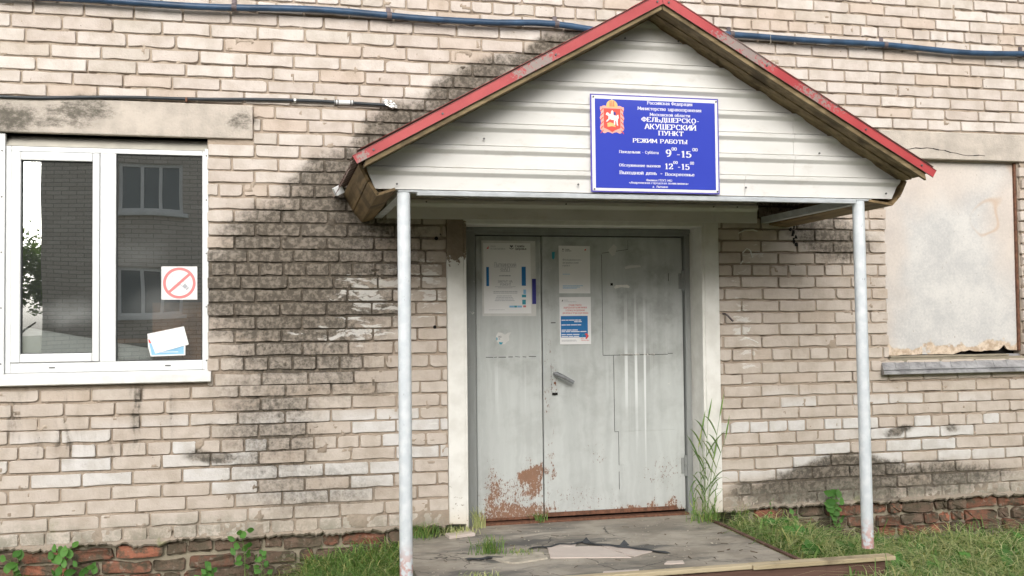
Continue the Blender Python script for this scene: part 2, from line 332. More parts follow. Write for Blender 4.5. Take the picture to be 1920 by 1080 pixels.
def slab():
    t = NT('worn_linoleum')
    w = t.warp(3.0, 0.1)
    col = t.mix(t.ramp(t.noise(2.2, w, detail=6, rough=.6), 0.3, 0.7), (0.22, 0.195, 0.16), (0.46, 0.42, 0.36))
    dk = t.n('ShaderNodeSeparateXYZ', {0: w})
    col = t.mix(t.math('MULTIPLY', t.ramp(t.noise(3.3, t.vmul(w, (.6, 1.6, 1)), detail=5, rough=.65), 0.46, 0.68), 0.75), col, (0.11, 0.11, 0.105))
    sc = t.ramp(t.noise(9.0, t.vmul(t.warp(4, .1), (.7, 3.2, 1)), detail=6, rough=.7), 0.66, 0.70)
    col = t.mix(t.math('MULTIPLY', sc, 0.8), col, (0.07, 0.062, 0.05))
    lt = t.ramp(t.noise(34.0, detail=5, rough=.7), 0.60, 0.70)
    col = t.mix(t.math('MULTIPLY', lt, 0.6), col, (0.50, 0.47, 0.40))
    def spot(cx, cy, rx, ry, k):
        mp = t.n('ShaderNodeMapping', {'Vector': t.warp(7.0, 0.05, w), 'Location': (cx, cy, 0), 'Scale': (rx, ry, 1e3)}, vector_type='TEXTURE')
        return t.ramp(t.n('ShaderNodeVectorMath', {0: mp.outputs[0]}, operation='LENGTH').outputs['Value'], 0.2, 1.1, k, 0.0)
    dirty = t.total([spot(1.35, -.38, .42, .16, .9), spot(1.75, -.42, .35, .10, .7), spot(2.02, -.66, .22, .10, 1.0), spot(1.18, -.75, .16, .10, .9), spot(1.9, -1.02, .7, .10, .5), spot(1.0, -1.0, .35, .12, .6), spot(2.35, -1.1, .3, .1, .5)])
    dm = t.ramp(t.math('ADD', dirty, t.math('MULTIPLY', t.math('SUBTRACT', t.noise(13.0, t.vmul(w, (.8, 2.2, 1)), detail=6, rough=.7), .5), 1.6)), .25, .85)
    col = t.mix(t.math('MULTIPLY', t.math('MULTIPLY', dm, t.ramp(dirty, 0, .3)), .8), col, (0.075, 0.078, 0.078))
    cr_ = t.ramp(t.n('ShaderNodeTexVoronoi', {'Vector': t.warp(7, .06), 'Scale': 2.4}, feature='DISTANCE_TO_EDGE').outputs['Distance'], 0.012, 0.003)
    col = t.mix(t.math('MULTIPLY', cr_, t.ramp(t.noise(1.7), .5, .6)), col, (0.06, 0.055, 0.05))
    M['worn_linoleum'] = t.out(col, 0.6, t.bump(t.math('ADD', t.noise(25.0, detail=5), t.math('MULTIPLY', sc, -.5)), 0.5, 0.004), spec=0.3)
slab()

def leafy(name, ca, cb, cc):
    t = NT(name)
    r = t.rand(); r2 = t.math('FRACT', t.math('MULTIPLY', r, 31.7))
    col = t.mix(r, ca, cb); col = t.mix(t.ramp(r2, 0.72, 0.95), col, cc)
    b = t.n('ShaderNodeBsdfPrincipled', {'Base Color': col, 'Roughness': 0.55, 'Specular IOR Level': 0.3})
    tr = t.n('ShaderNodeBsdfTranslucent', {'Color': t.vmul(col, (1.3, 1.4, 0.7))})
    mx = t.n('ShaderNodeMixShader', {0: 0.35}); t.t.links.new(b.outputs[0], mx.inputs[1]); t.t.links.new(tr.outputs[0], mx.inputs[2])
    t.n('ShaderNodeOutputMaterial', {'Surface': mx.outputs[0]}); M[name] = t.m
leafy('grass_green', (0.07, 0.16, 0.035), (0.25, 0.39, 0.12), (0.48, 0.46, 0.20))
leafy('grass_straw', (0.40, 0.47, 0.20), (0.68, 0.66, 0.40), (0.17, 0.28, 0.09))
leafy('weed_leaf', (0.07, 0.19, 0.04), (0.13, 0.30, 0.07), (0.10, 0.22, 0.06))
leafy('tree_leaf', (0.13, 0.20, 0.08), (0.20, 0.29, 0.10), (0.16, 0.24, 0.08))

leafy('tall_leaf', (0.10, 0.17, 0.07), (0.17, 0.24, 0.10), (0.30, 0.32, 0.16))
def ground_mat():
    t = NT('ground_soil')
    col = t.mix(t.ramp(t.noise(1.3, detail=6), 0.35, 0.65), (0.05, 0.055, 0.022), (0.105, 0.10, 0.055))
    col = t.mix(t.ramp(t.noise(60.0), 0.5, 0.7), col, (0.15, 0.15, 0.08))
    M['ground_soil'] = t.out(col, 0.95, t.bump(t.noise(30.0, detail=6), 0.8, 0.02), spec=0.1)
ground_mat()

def glass_mat():
    t = NT('window_glass')
    dust = t.math('MULTIPLY', t.total([t.blob(t.warp(6, .06), -1.03, 1.42, 0.20, 0.10, 0, 0.8, 0.0), t.blob(t.warp(6, .06), -0.55, 1.45, 0.22, 0.12, 0, .45, 0.0), t.blob(t.warp(6, .06), -0.68, 1.75, .22, .12, 0, .25, 0.)]),
                  t.ramp(t.noise(240.0, detail=5, rough=.8), 0.25, 0.85))
    fr = t.n('ShaderNodeFresnel', {'IOR': 1.52}).outputs[0]
    fac = t.math('ADD', t.math('MULTIPLY', fr, 2.4), 0.27, clamp=True)
    tr = t.n('ShaderNodeBsdfTransparent', {'Color': (0.95, 0.97, 0.96, 1)}); gl = t.n('ShaderNodeBsdfGlossy', {'Color': (0.97, 1, 1, 1), 'Roughness': 0.0,
        'Normal': t.bump(t.noise(1.4, detail=1), 0.06, 0.02)})
    df = t.n('ShaderNodeBsdfDiffuse', {'Color': (0.7, 0.72, 0.72, 1)})
    m1 = t.n('ShaderNodeMixShader', {0: fac, 1: tr.outputs[0], 2: gl.outputs[0]})
    m2 = t.n('ShaderNodeMixShader', {0: t.math('ADD', t.math('MULTIPLY', dust, 0.40), 0.02), 1: m1.outputs[0], 2: df.outputs[0]})
    t.n('ShaderNodeOutputMaterial', {'Surface': m2.outputs[0]}); M['window_glass'] = t.m
glass_mat()

def far_brick():
    t = NT('far_brick')
    br = t.n('ShaderNodeTexBrick', {'Vector': t.n('ShaderNodeCombineXYZ', {0: t.n('ShaderNodeSeparateXYZ', {0: t.P()}).outputs[0], 1: t.n('ShaderNodeSeparateXYZ', {0: t.P()}).outputs[2]}).outputs[0],
        'Color1': (0.62, 0.56, 0.49, 1), 'Color2': (0.50, 0.45, 0.39, 1), 'Mortar': (0.24, 0.21, 0.18, 1), 'Scale': 1.0, 'Mortar Size': 0.006, 'Brick Width': 0.26, 'Row Height': 0.075})
    M['far_brick'] = t.out(t.mix(t.math('MULTIPLY', t.noise(0.8), .3), br.outputs['Color'], (0.3, 0.27, 0.24)), 0.9, t.bump(br.outputs['Fac'], -0.5, 0.01))
far_brick()

simple('pvc_white', (0.69, 0.71, 0.715), 0.30, 0.03, 4, 0.03, spec=0.5)
simple('sill_white', (0.70, 0.705, 0.69), 0.4, 0.10, 14, 0.1)
simple('flashing_cream', (0.52, 0.50, 0.44), 0.45, 0.18, 6, 0.1)
simple('gasket_black', (0.03, 0.03, 0.032), 0.6, 0.1, 10, 0.1)
simple('pipe_blue', (0.035, 0.075, 0.14), 0.40, 0.35, 9, 0.2)
simple('cable_black', (0.035, 0.042, 0.05), 0.45, 0.2, 20, 0.1)
simple('bracket_metal', (0.14, 0.115, 0.12), 0.6, 0.4, 30, 0.3, metal=0.3)
simple('rusty_metal', (0.16, 0.075, 0.045), 0.8, 0.4, 40, 0.5)
simple('foil', (0.80, 0.80, 0.78), 0.3, 0.1, 30, 0.2, metal=0.8)
simple('paper_white', (0.80, 0.80, 0.80), 0.7, 0.03, 6, 0.02)
simple('paper_worn', (0.62, 0.62, 0.60), 0.7, 0.08, 12, 0.05)
simple('print_dark', (0.10, 0.10, 0.12), 0.7, 0.1)
simple('print_grey', (0.42, 0.43, 0.46), 0.7, 0.1)
simple('print_red', (0.68, 0.09, 0.09), 0.6, 0.05)
simple('print_redsoft', (0.66, 0.22, 0.22), 0.6, 0.05)
simple('print_blue', (0.015, 0.16, 0.42), 0.5, 0.05)
simple('print_navy', (0.035, 0.035, 0.24), 0.5, 0.05)
simple('print_teal', (0.05, 0.32, 0.42), 0.5, 0.1)
simple('print_skyblue', (0.25, 0.50, 0.72), 0.5, 0.1)
simple('sign_blue', (0.045, 0.068, 0.47), 0.10, 0.03, 3, 0.0, spec=0.6)
simple('sign_violet', (0.10, 0.085, 0.42), 0.15, 0.03, 3, 0.0, spec=0.6)
simple('sign_white', (0.80, 0.81, 0.84), 0.15, 0.02, 3, 0.0, spec=0.5)
simple('crest_red', (0.72, 0.10, 0.08), 0.2, 0.05)
simple('crest_pink', (0.82, 0.42, 0.36), 0.2, 0.05)
simple('crest_gold', (0.72, 0.52, 0.22), 0.25, 0.1)
simple('handle_grey', (0.24, 0.25, 0.26), 0.4, 0.2, 20, 0.2, metal=0.3)
simple('angle_iron', (0.46, 0.49, 0.51), 0.55, 0.15, 12, 0.2)
simple('screw_grey', (0.12, 0.12, 0.12), 0.5, 0.1, metal=0.5)
simple('pale_tile', (0.60, 0.52, 0.47), 0.45, 0.06, 8, 0.1)
simple('rubble_pale', (0.46, 0.42, 0.35), 0.9, 0.25, 20, 0.8)
simple('torn_lino', (0.055, 0.06, 0.065), 0.7, 0.4, 20, 0.6)
simple('room_wall', (0.10, 0.10, 0.095), 0.9, 0.1, 3, 0.1)
simple('far_white', (0.74, 0.75, 0.75), 0.5, 0.05)
simple('far_pane', (0.10, 0.13, 0.14), 0.08, 0.1, 3, 0.0, spec=0.6)
simple('far_roof', (0.10, 0.09, 0.09), 0.8, 0.2)
simple('twig_brown', (0.13, 0.10, 0.07), 0.9, 0.3)
simple('bark', (0.12, 0.09, 0.06), 0.9, 0.3, 15, 0.8)
simple('moss', (0.05, 0.07, 0.015), 0.95, 0.4, 60, 0.9)
simple('white_paint_streak', (0.72, 0.71, 0.67), 0.6, 0.1, 30, 0.2)
simple('hole_dark', (0.01, 0.009, 0.008), 0.95, 0.1)  # near-black colour that stands in for shade inside holes, gaps and cracks
simple('stem_green', (0.15, 0.22, 0.07), 0.6, 0.2)
COURSES = [
 (-14,4.291,0.26,[0.234]),
 (-13,4.215,0.26,[0.143]),
 (-12,4.140,0.26,[0.052]),
 (-11,4.065,0.26,[0.221]),
 (-10,3.990,0.26,[0.13]),
 (-9,3.915,0.26,[0.039]),
 (-8,3.839,0.26,[0.208]),
 (-7,3.764,0.26,[0.117]),
 (-6,3.689,0.26,[0.026]),
 (-5,3.614,0.26,[0.195]),
 (-4,3.539,0.26,[0.104]),
 (-3,3.463,0.26,[4.172, 4.427, 4.691, 4.952]),
 (-2,3.388,0.26,[4.009, 4.267, 4.533, 4.792, 5.06]),
 (-1,3.313,0.26,[4.133, 4.393, 4.654, 4.92]),
 (0,3.238,0.1305,[3.959, 4.093, 4.22, 4.349, 4.481, 4.612, 4.744, 4.878]),
 (1,3.164,0.26,[4.132, 4.389, 4.655, 4.913]),
 (2,3.090,0.26,[-0.174, 0.086, 0.347, 3.993, 4.25, 4.512, 4.769, 5.029]),
 (3,3.011,0.26,[-0.026, 0.238, 0.499, 4.137, 4.395, 4.653, 4.916]),
 (4,2.933,0.26,[-0.212, 0.055, 0.307, 0.565, 3.966, 4.228, 4.488, 4.746, 5.005]),
 (5,2.855,0.26,[-0.085, 0.175, 0.439, 4.098, 4.359, 4.623, 4.89]),
 (6,2.780,0.26,[-0.158, 0.06, 0.322, 0.584, 3.968, 4.226, 4.492, 4.757, 5.019]),
 (7,2.705,0.26,[-0.231, 0.028, 0.288, 0.55, 3.94, 4.193, 4.448, 4.706, 4.958]),
 (8,2.634,0.26,[-0.101, 0.157, 0.414, 4.051, 4.316, 4.57, 4.828]),
 (9,2.557,0.26,[0.07, 0.329]),
 (10,2.484,0.26,[0.254, 0.512]),
 (11,2.405,0.26,[-0.173, 0.085, 0.342]),
 (12,2.334,0.26,[-0.044, 0.208, 0.468]),
 (13,2.255,0.26,[-0.17, 0.087, 0.347]),
 (14,2.184,0.26,[-0.046, 0.213]),
 (15,2.108,0.1305,[-0.241, -0.107, 0.029, 0.157, 0.289]),
 (16,2.033,0.26,[-0.041, 0.213]),
 (17,1.960,0.26,[-0.159, 0.103, 0.367, 3.088, 3.339, 3.601]),
 (18,1.885,0.26,[-0.041, 0.212, 0.477, 2.944, 3.202, 3.463, 3.719]),
 (19,1.810,0.26,[-0.154, 0.101, 0.359, 3.084, 3.338, 3.595]),
 (20,1.736,0.26,[-0.085, 0.171, 0.429, 2.947, 3.203, 3.46, 3.721]),
 (21,1.660,0.1305,[-0.153, -0.019, 0.113, 0.241, 0.374, 0.504, 3.018, 3.146, 3.271, 3.403, 3.531, 3.656]),
 (22,1.584,0.26,[-0.119, 0.138, 0.396, 2.94, 3.201, 3.46, 3.718]),
 (23,1.509,0.26,[-0.04, 0.217, 0.474, 2.828, 3.089, 3.346, 3.607]),
 (24,1.433,0.26,[-0.157, 0.095, 0.356, 2.945, 3.202, 3.462, 3.717]),
 (25,1.356,0.26,[-0.04, 0.217, 0.469, 2.828, 3.085, 3.34, 3.596]),
 (26,1.282,0.26,[-0.155, 0.103, 0.363, 2.942, 3.202, 3.461, 3.722]),
 (27,1.206,0.26,[-0.04, 0.218, 0.48, 2.814, 3.078, 3.337, 3.594]),
 (28,1.125,0.1305,[-0.235, -0.103, 0.029, 0.164, 0.296, 0.428, 0.561, 2.874, 3.011, 3.147, 3.282, 3.413, 3.545, 3.681]),
 (29,1.039,0.26,[-0.007, 0.25, 0.509, 3.073, 3.327, 3.588]),
 (30,0.972,0.26,[-0.131, 0.124, 0.381, 2.939, 3.198, 3.46, 3.715]),
 (31,0.896,0.26,[-0.268, -0.013, 0.244, 0.498, 2.809, 3.068, 3.33, 3.594]),
 (32,0.821,0.26,[-0.137, 0.121, 0.378, 2.933, 3.198, 3.457, 3.714]),
 (33,0.751,0.26,[-0.285, -0.025, 0.239, 0.495, 2.8, 3.065, 3.327, 3.591]),
 (34,0.670,0.1305,[-0.231, -0.104, 0.024, 0.15, 0.282, 0.412, 2.849, 2.984, 3.115, 3.247, 3.374, 3.506, 3.634, 3.767]),
 (35,0.597,0.26,[-0.285, -0.025, 0.234, 0.491, 2.803, 3.046, 3.304, 3.572]),
 (36,0.515,0.26,[-0.177, 0.08, 0.336, 2.914, 3.172, 3.432, 3.689]),
 (37,0.437,0.26,[-0.285, -0.028, 0.229, 0.484, 3.013, 3.278, 3.548]),
 (38,0.363,0.26,[-0.155, 0.104, 0.364, 2.904, 3.161, 3.412, 3.68]),
 (39,0.282,0.26,[-0.085, 0.167, 0.426, 2.987, 3.247, 3.503]),
 (40,0.208,0.1305,[-0.226, -0.093, 0.571]),
]
# ---------------------------------------------------------------- object helpers
WORLD = {}
class MB:
    def __init__(s): s.v = []; s.f = []; s.mi = []
    def add(s, verts, faces, mi=0):
        b = len(s.v); s.v += [tuple(v) for v in verts]
        for f in faces: s.f.append([b + i for i in f]); s.mi.append(mi)
        return s
    def box(s, x0, x1, y0, y1, z0, z1, mi=0):
        v = [(x, y, z) for x in (x0, x1) for y in (y0, y1) for z in (z0, z1)]
        return s.add(v, [(0, 1, 3, 2), (4, 6, 7, 5), (0, 4, 5, 1), (2, 3, 7, 6), (0, 2, 6, 4), (1, 5, 7, 3)], mi)
    def prism(s, poly, y0, y1, mi=0, y0s=None, y1s=None):
        """polygon of (x, z) pairs pushed along Y"""
        n = len(poly)
        v = [(p[0], y0, p[1]) for p in poly] + [(p[0], y1, p[1]) for p in poly]
        f = [list(range(n))[::-1], list(range(n, 2 * n))] + [(i, (i + 1) % n, n + (i + 1) % n, n + i) for i in range(n)]
        return s.add(v, f, mi)
    def tube(s, path, r, seg=10, mi=0, caps=True, r2=None):
        path = [Vector(p) for p in path]; n = len(path); rings = []
        up = Vector((0, 0, 1))
        for i, p in enumerate(path):
            d = (path[min(i + 1, n - 1)] - path[max(i - 1, 0)]).normalized()
            a = d.cross(up); a = a.normalized() if a.length > 0.05 else d.cross(Vector((0, 1, 0))).normalized()
            b = a.cross(d)
            rr = (r[i] if isinstance(r, (list, tuple)) else r)
            rings.append([p + (a * math.cos(2 * PI * k / seg) + b * math.sin(2 * PI * k / seg)) * rr for k in range(seg)])
        v = [q for ring in rings for q in ring]; f = []
        for i in range(n - 1):
            for k in range(seg):
                f.append((i * seg + k, i * seg + (k + 1) % seg, (i + 1) * seg + (k + 1) % seg, (i + 1) * seg + k))
        if caps: f.append(list(range(seg))[::-1]); f.append([(n - 1) * seg + k for k in range(seg)])
        return s.add(v, f, mi)
    def build(s, name, mat, parent=None, bevel=0.0, smooth=False, seg=2):
        me = bpy.data.meshes.new(name)
        a = np.array(s.v); lo = a.min(0); hi = a.max(0)
        org = Vector(((lo[0] + hi[0]) / 2, (lo[1] + hi[1]) / 2, lo[2]))
        me.from_pydata([Vector(v) - org for v in s.v], [], s.f)
        mats = mat if isinstance(mat, (list, tuple)) else [mat]
        for m in mats: me.materials.append(M[m])
        if len(mats) > 1: me.polygons.foreach_set('material_index', s.mi)
        bm = bmesh.new(); bm.from_mesh(me); bmesh.ops.recalc_face_normals(bm, faces=bm.faces); bm.to_mesh(me); bm.free()
        if smooth: me.polygons.foreach_set('use_smooth', [True] * len(me.polygons)); me.set_sharp_from_angle(angle=math.radians(40))
        o = link(name, me, org, parent)
        if bevel:
            bv = o.modifiers.new('bevel', 'BEVEL'); bv.width = bevel; bv.segments = seg; bv.limit_method = 'ANGLE'; bv.angle_limit = math.radians(35)
        return o
def link(name, data, loc, parent=None, rot=None):
    o = bpy.data.objects.new(name, data); COL.objects.link(o); o.location = loc
    if rot is not None: o.rotation_euler = rot
    WORLD[o.name] = Vector(loc)
    if parent is not None:
        o.parent = parent; o.matrix_parent_inverse = Matrix.Translation(-WORLD[parent.name])
    return o
def thing(name, loc, label, cat, group=None, kind=None):
    o = link(name, None, Vector(loc)); return tag(o, label, cat, group, kind)
def tag(o, label, cat=None, group=None, kind=None):
    o['label'] = label
    if cat: o['category'] = cat
    if group: o['group'] = group
    if kind: o['kind'] = kind
    return o
def lab(o, text): o['label'] = text; return o
def stuff(o): o['kind'] = 'stuff'; return o
def quad_sheet(pts, t=0.0006):
    """thin flat sheet from 4 or more points, with thickness along +Y"""
    n = len(pts); mb = MB()
    v = [tuple(p) for p in pts] + [(p[0], p[1] + t, p[2]) for p in pts]
    return mb.add(v, [list(range(n))[::-1], list(range(n, 2 * n))] + [(i, (i + 1) % n, n + (i + 1) % n, n + i) for i in range(n)])

# ---------------------------------------------------------------- the building
building = thing('brick_building', (1.8, 1.5, 0), 'old cream brick clinic building with soot-stained wall and grey metal door', 'building')
XL, XR, ZB, ZT = -3.6, 7.4, 0.165, 4.3
OPEN = [(-1.385, -0.302, 1.03, 2.40), (1.157, 2.68, -0.2, 1.955), (3.985, 5.015, 1.085, 2.40)]
LINT = [(-1.75, -0.054, 2.40, 2.592), (3.868, 5.45, 2.405, 2.588)]
def wall_cells(mb, y0, y1):
    xs = sorted({XL, XR} | {o[0] for o in OPEN} | {o[1] for o in OPEN})
    zs = sorted({ZB, ZT} | {o[2] for o in OPEN if o[2] > ZB} | {o[3] for o in OPEN})
    for a, b in zip(xs, xs[1:]):
        z_lo = None
        for c, d in zip(zs, zs[1:]):
            mx, mz = (a + b) / 2, (c + d) / 2
            if any(o[0] < mx < o[1] and o[2] < mz < o[3] for o in OPEN): continue
            mb.box(a, b, y0, y1, c, d)
    return mb
wall = wall_cells(MB(), 0.024, 0.40).build('wall', 'mortar', building)
# the mortar bed: an uneven trowelled face, deep in places and smeared over the brick edges in others
def value_noise(X, Z, cell, seed):
    g = np.random.RandomState(seed).rand(400, 400)
    u, v = (X + 10) / cell, (Z + 10) / cell; i, j = np.floor(u).astype(int), np.floor(v).astype(int); a, b = u - i, v - j
    a, b = a * a * (3 - 2 * a), b * b * (3 - 2 * b); i %= 399; j %= 399
    return (g[i, j] * (1 - a) + g[i + 1, j] * a) * (1 - b) + (g[i, j + 1] * (1 - a) + g[i + 1, j + 1] * a) * b
def mortar_bed():
    st_ = 0.011; xs = np.arange(XL, XR + st_, st_); zs = np.arange(ZB, 3.75, st_)
    X, Z = np.meshgrid(xs, zs)
    Y = 0.0100 + 0.006 * (value_noise(X, Z, 0.055, 1) - .5) + 0.007 * (value_noise(X, Z, 0.019, 2) - .5) + 0.004 * (value_noise(X, Z, 0.4, 3) - .5)
    n1 = value_noise(X, Z, 0.085, 4); n2 = value_noise(X, Z, 0.8, 6)
    Y = np.where(n1 > 0.86, Y + 0.010, Y)                       # raked-out gaps
    Y = np.where((value_noise(X, Z, 0.045, 8) < 0.10) & (n2 > .35), Y - 0.0135, Y)       # mortar left standing over the edges
    low = np.clip((0.40 - Z) / 0.2, 0, 1); Y = Y - low * 0.0125 * (value_noise(X, Z, 0.16, 5) > 0.42)
    Y = np.minimum(Y, 0.0235)
    nx_, nz_ = len(xs), len(zs)
    idx = np.arange(nx_ * nz_).reshape(nz_, nx_)
    q = np.stack([idx[:-1, :-1], idx[:-1, 1:], idx[1:, 1:], idx[1:, :-1]], -1).reshape(-1, 4)
    cx, cz = (X[:-1, :-1] + st_ / 2).ravel(), (Z[:-1, :-1] + st_ / 2).ravel()
    keep = np.ones(len(q), bool)
    for o in OPEN: keep &= ~((cx > o[0] - .004) & (cx < o[1] + .004) & (cz > o[2] - .004) & (cz < o[3] + .004))
    q = q[keep]
    me = bpy.data.meshes.new('mortar_bed'); me.vertices.add(nx_ * nz_); me.vertices.foreach_set('co', np.stack([X.ravel(), Y.ravel(), Z.ravel()], -1).ravel())
    me.loops.add(len(q) * 4); me.polygons.add(len(q)); me.loops.foreach_set('vertex_index', q.ravel()); me.polygons.foreach_set('loop_start', np.arange(0, len(q) * 4, 4))
    me.update(calc_edges=True); me.validate(); me.materials.append(M['mortar'])
    return stuff(link('mortar_bed', me, (0, 0, 0), wall))
mortar_bed()

def brick_mesh(w, h, rng, depth=0.03, rough=1.0, dome=0.0):
    """one brick: knocked-off corners, slightly uneven edges, softened front arris"""
    pts = []
    hw, hh = w / 2, h / 2
    for sx, sz in ((-1, -1), (1, -1), (1, 1), (-1, 1)):
        r = rng.uniform(0.003, 0.0085) * rough
        if rng.random() < 0.13 * rough: r = rng.uniform(0.009, 0.020)
        ra = min(r * rng.uniform(0.8, 1.6), hw * .6); rb = min(r, hh * .7)
        c = (sx * hw, sz * hh)
        a = (c[0] - sx * ra, c[1]); b = (c[0], c[1] - sz * rb)
        k = (c[0] - sx * ra * 0.30, c[1] - sz * rb * 0.30)
        pts += [b, k, a] if sx * sz > 0 else [a, k, b]
        # order follows the outline anticlockwise
    out = []
    for i, p in enumerate(pts):
        out.append(p)
        if i in (2, 8):                        # long edges get extra uneven points
            q = pts[(i + 1) % 12]; f1 = rng.uniform(0.2, 0.45); 
            for f in (f1, rng.uniform(0.55, 0.8)):
                dz = rng.uniform(-0.0012, 0.0018) * rough if rng.random() > .12 else rng.uniform(.003, .006) * rough
                out.append((p[0] + (q[0] - p[0]) * f, p[1] + (q[1] - p[1]) * f + (1 if i == 2 else -1) * dz))
    pts = out; n = len(pts)
    j = lambda: rng.uniform(-0.0013, 0.0013) * rough
    pts = [(x + j(), z + j()) for x, z in pts]
    ins = 0.0026
    inner = [(x * (1 - ins / hw), z * (1 - ins / hh)) for x, z in pts]
    v = [(x, -0.0030 + dome * rng.uniform(-1, 1), z) for x, z in inner] + [(x, 0.0015, z) for x, z in pts] + [(x, depth, z) for x, z in pts]
    f = [list(range(n))]
    for a in range(2):
        for i in range(n): f.append((a * n + i, (a + 1) * n + i, (a + 1) * n + (i + 1) % n, a * n + (i + 1) % n))
    return v, f
def order_fix(v, f):
    return v, f
# layout of every course
bricks = []
def blocked(x0, x1, z0, z1):
    for o in OPEN + LINT:
        if o[2] - 0.004 < (z0 + z1) / 2 < o[3] + 0.004 or (o in OPEN and z0 < o[3] - 0.02 and z1 > o[2] + 0.02): yield o
for ci, (idx, zc, P, anchors) in enumerate(COURSES):
    if anchors is None: continue
    js = sorted(anchors); full = [js[0]]
    for a, b in zip(js, js[1:]):
        n = max(1, round((b - a) / P))
        for k in range(1, n + 1): full.append(a + (b - a) * k / n)
    while full[0] > XL: full.insert(0, full[0] - P)
    while full[-1] < XR: full.append(full[-1] + P)
    znext = COURSES[ci + 1][1] if ci + 1 < len(COURSES) else zc - 0.076
    zprev = COURSES[ci - 1][1] if ci else zc + 0.075
    top = (zc + zprev) / 2 - 0.0055; bot = (zc + znext) / 2 + 0.0055
    h = min(top - bot, 0.068)
    for a, b in zip(full, full[1:]):
        x0, x1 = max(a, XL) + 0.0055, min(b, XR) - 0.0055
        if x1 - x0 < 0.03: continue
        segs = [(x0, x1)]; z0, z1 = zc - h / 2, zc + h / 2
        for o in OPEN + LINT:
            if z1 > o[2] + 0.012 and z0 < o[3] - 0.012:
                ns = []
                for s0, s1 in segs:
                    m = 0.006 if o in LINT else 0.0
                    pl = o[0] - m; pr = o[1] + m
                    if o is OPEN[1]: pl, pr = 1.055, 2.784         # the plaster surround covers these
                    if s1 <= pl or s0 >= pr: ns.append((s0, s1)); continue
                    if s0 < pl: ns.append((s0, pl))
                    if s1 > pr: ns.append((pr, s1))
                segs = ns
        for s0, s1 in segs:
            if s1 - s0 > 0.022: bricks.append((s0, s1, z0, z1, idx))
# what the camera sees of each, to choose the 300 that show largest
CAN = [(648, 300), (1240, -20), (1760, 330), (1690, 395), (1460, 425), (1345, 420), (838, 412), (680, 415)]
def inpoly(x, y, poly):
    c = False
    for i in range(len(poly)):
        x1, y1 = poly[i]; x2, y2 = poly[i - 1]
        if (y1 > y) != (y2 > y) and x < (x2 - x1) * (y - y1) / (y2 - y1) + x1: c = not c
    return c
score = []
for k, (x0, x1, z0, z1, idx) in enumerate(bricks):
    a, b = project(x0, 0, (z0 + z1) / 2), project(x1, 0, (z0 + z1) / 2); t, u = project((x0 + x1) / 2, 0, z1), project((x0 + x1) / 2, 0, z0)
    m = project((x0 + x1) / 2, 0, (z0 + z1) / 2)
    w = max(0, min(b[0], 1920) - max(a[0], 0)); h = max(0, min(u[1], 1080) - max(t[1], 0))
    ar = w * h * (0 if inpoly(m[0], m[1], CAN) else 1) * (0.5 if (738 < m[0] < 778 or 1605 < m[0] < 1640) else 1)
    score.append((ar, k))
score.sort(reverse=True)
single = {k for ar, k in score[:300] if ar > 0}
rb = random.Random(11)
lib_s = []; lib_h = []
def mesh_from(name, v, f, mats):
    me = bpy.data.meshes.new(name); me.from_pydata(v, [], f)
    for m in mats: me.materials.append(M[m])
    bm = bmesh.new(); bm.from_mesh(me); bmesh.ops.recalc_face_normals(bm, faces=bm.faces); bm.to_mesh(me); bm.free()
    return me
for i in range(26): lib_s.append(mesh_from('brick', *brick_mesh(0.249, 0.0655, rb), ['silicate_brick']))
for i in range(14): lib_h.append(mesh_from('brick', *brick_mesh(0.1195, 0.0655, rb, rough=1.4), ['silicate_brick']))
rest = MB()
for k, (x0, x1, z0, z1, idx) in enumerate(bricks):
    w, h = x1 - x0, z1 - z0; cx, cz = (x0 + x1) / 2, (z0 + z1) / 2
    dy = rb.uniform(-0.0018, 0.0022); rot = rb.uniform(-0.005, 0.005); cz2 = cz + rb.uniform(-0.0012, 0.0012)
    if k in single:
        if abs(w - 0.249) < 0.016 and h > 0.06: me = rb.choice(lib_s); sc = (w / 0.249, 1, min(1.03, h / 0.0655))
        elif abs(w - 0.1195) < 0.012 and h > 0.06: me = rb.choice(lib_h); sc = (w / 0.1195, 1, min(1.03, h / 0.0655))
        else: me = mesh_from('brick', *brick_mesh(w, h, rb), ['silicate_brick']); sc = (1, 1, 1)
        o = link('brick', me, (cx, dy, cz2), wall, (0, rot, 0)); o.scale = sc
    else:
        v, f = brick_mesh(w, h, rb, rough=1.0)
        cr, sr = math.cos(rot), math.sin(rot)
        rest.add([(cx + x * cr + z * sr, dy + y, cz2 - x * sr + z * cr) for x, y, z in v], f)
o = rest.build('brickwork', 'silicate_brick', wall); stuff(o); lab(o, 'the smaller and farther cream bricks of the wall')

# concrete lintels
for i, (a, b, c, d) in enumerate(LINT):
    o = MB().box(a, b, -0.012, 0.20, c, d).build('lintel', 'lintel_concrete', building, bevel=0.006)
    lab(o, ['grey concrete lintel with black mould over the white window', 'cracked pale concrete lintel over the boarded window'][i])
# crack in the right lintel: jagged near-black strips laid on as its inner shade
cr = MB(); pts = []
for i in range(15):
    f = i / 14; pts.append((4.12 + f * 0.62, 2.462 + 0.018 * math.sin(f * 5.5) + R.uniform(-.005, .005) - 0.01 * f))
for (xa, za), (xb, zb) in zip(pts, pts[1:]):
    wd = R.uniform(0.0012, 0.0032); cr.prism([(xa, za - wd), (xb, zb - wd), (xb, zb + wd), (xa, za + wd)], -0.0135, -0.011)
cr.build('crack', 'hole_dark', building)
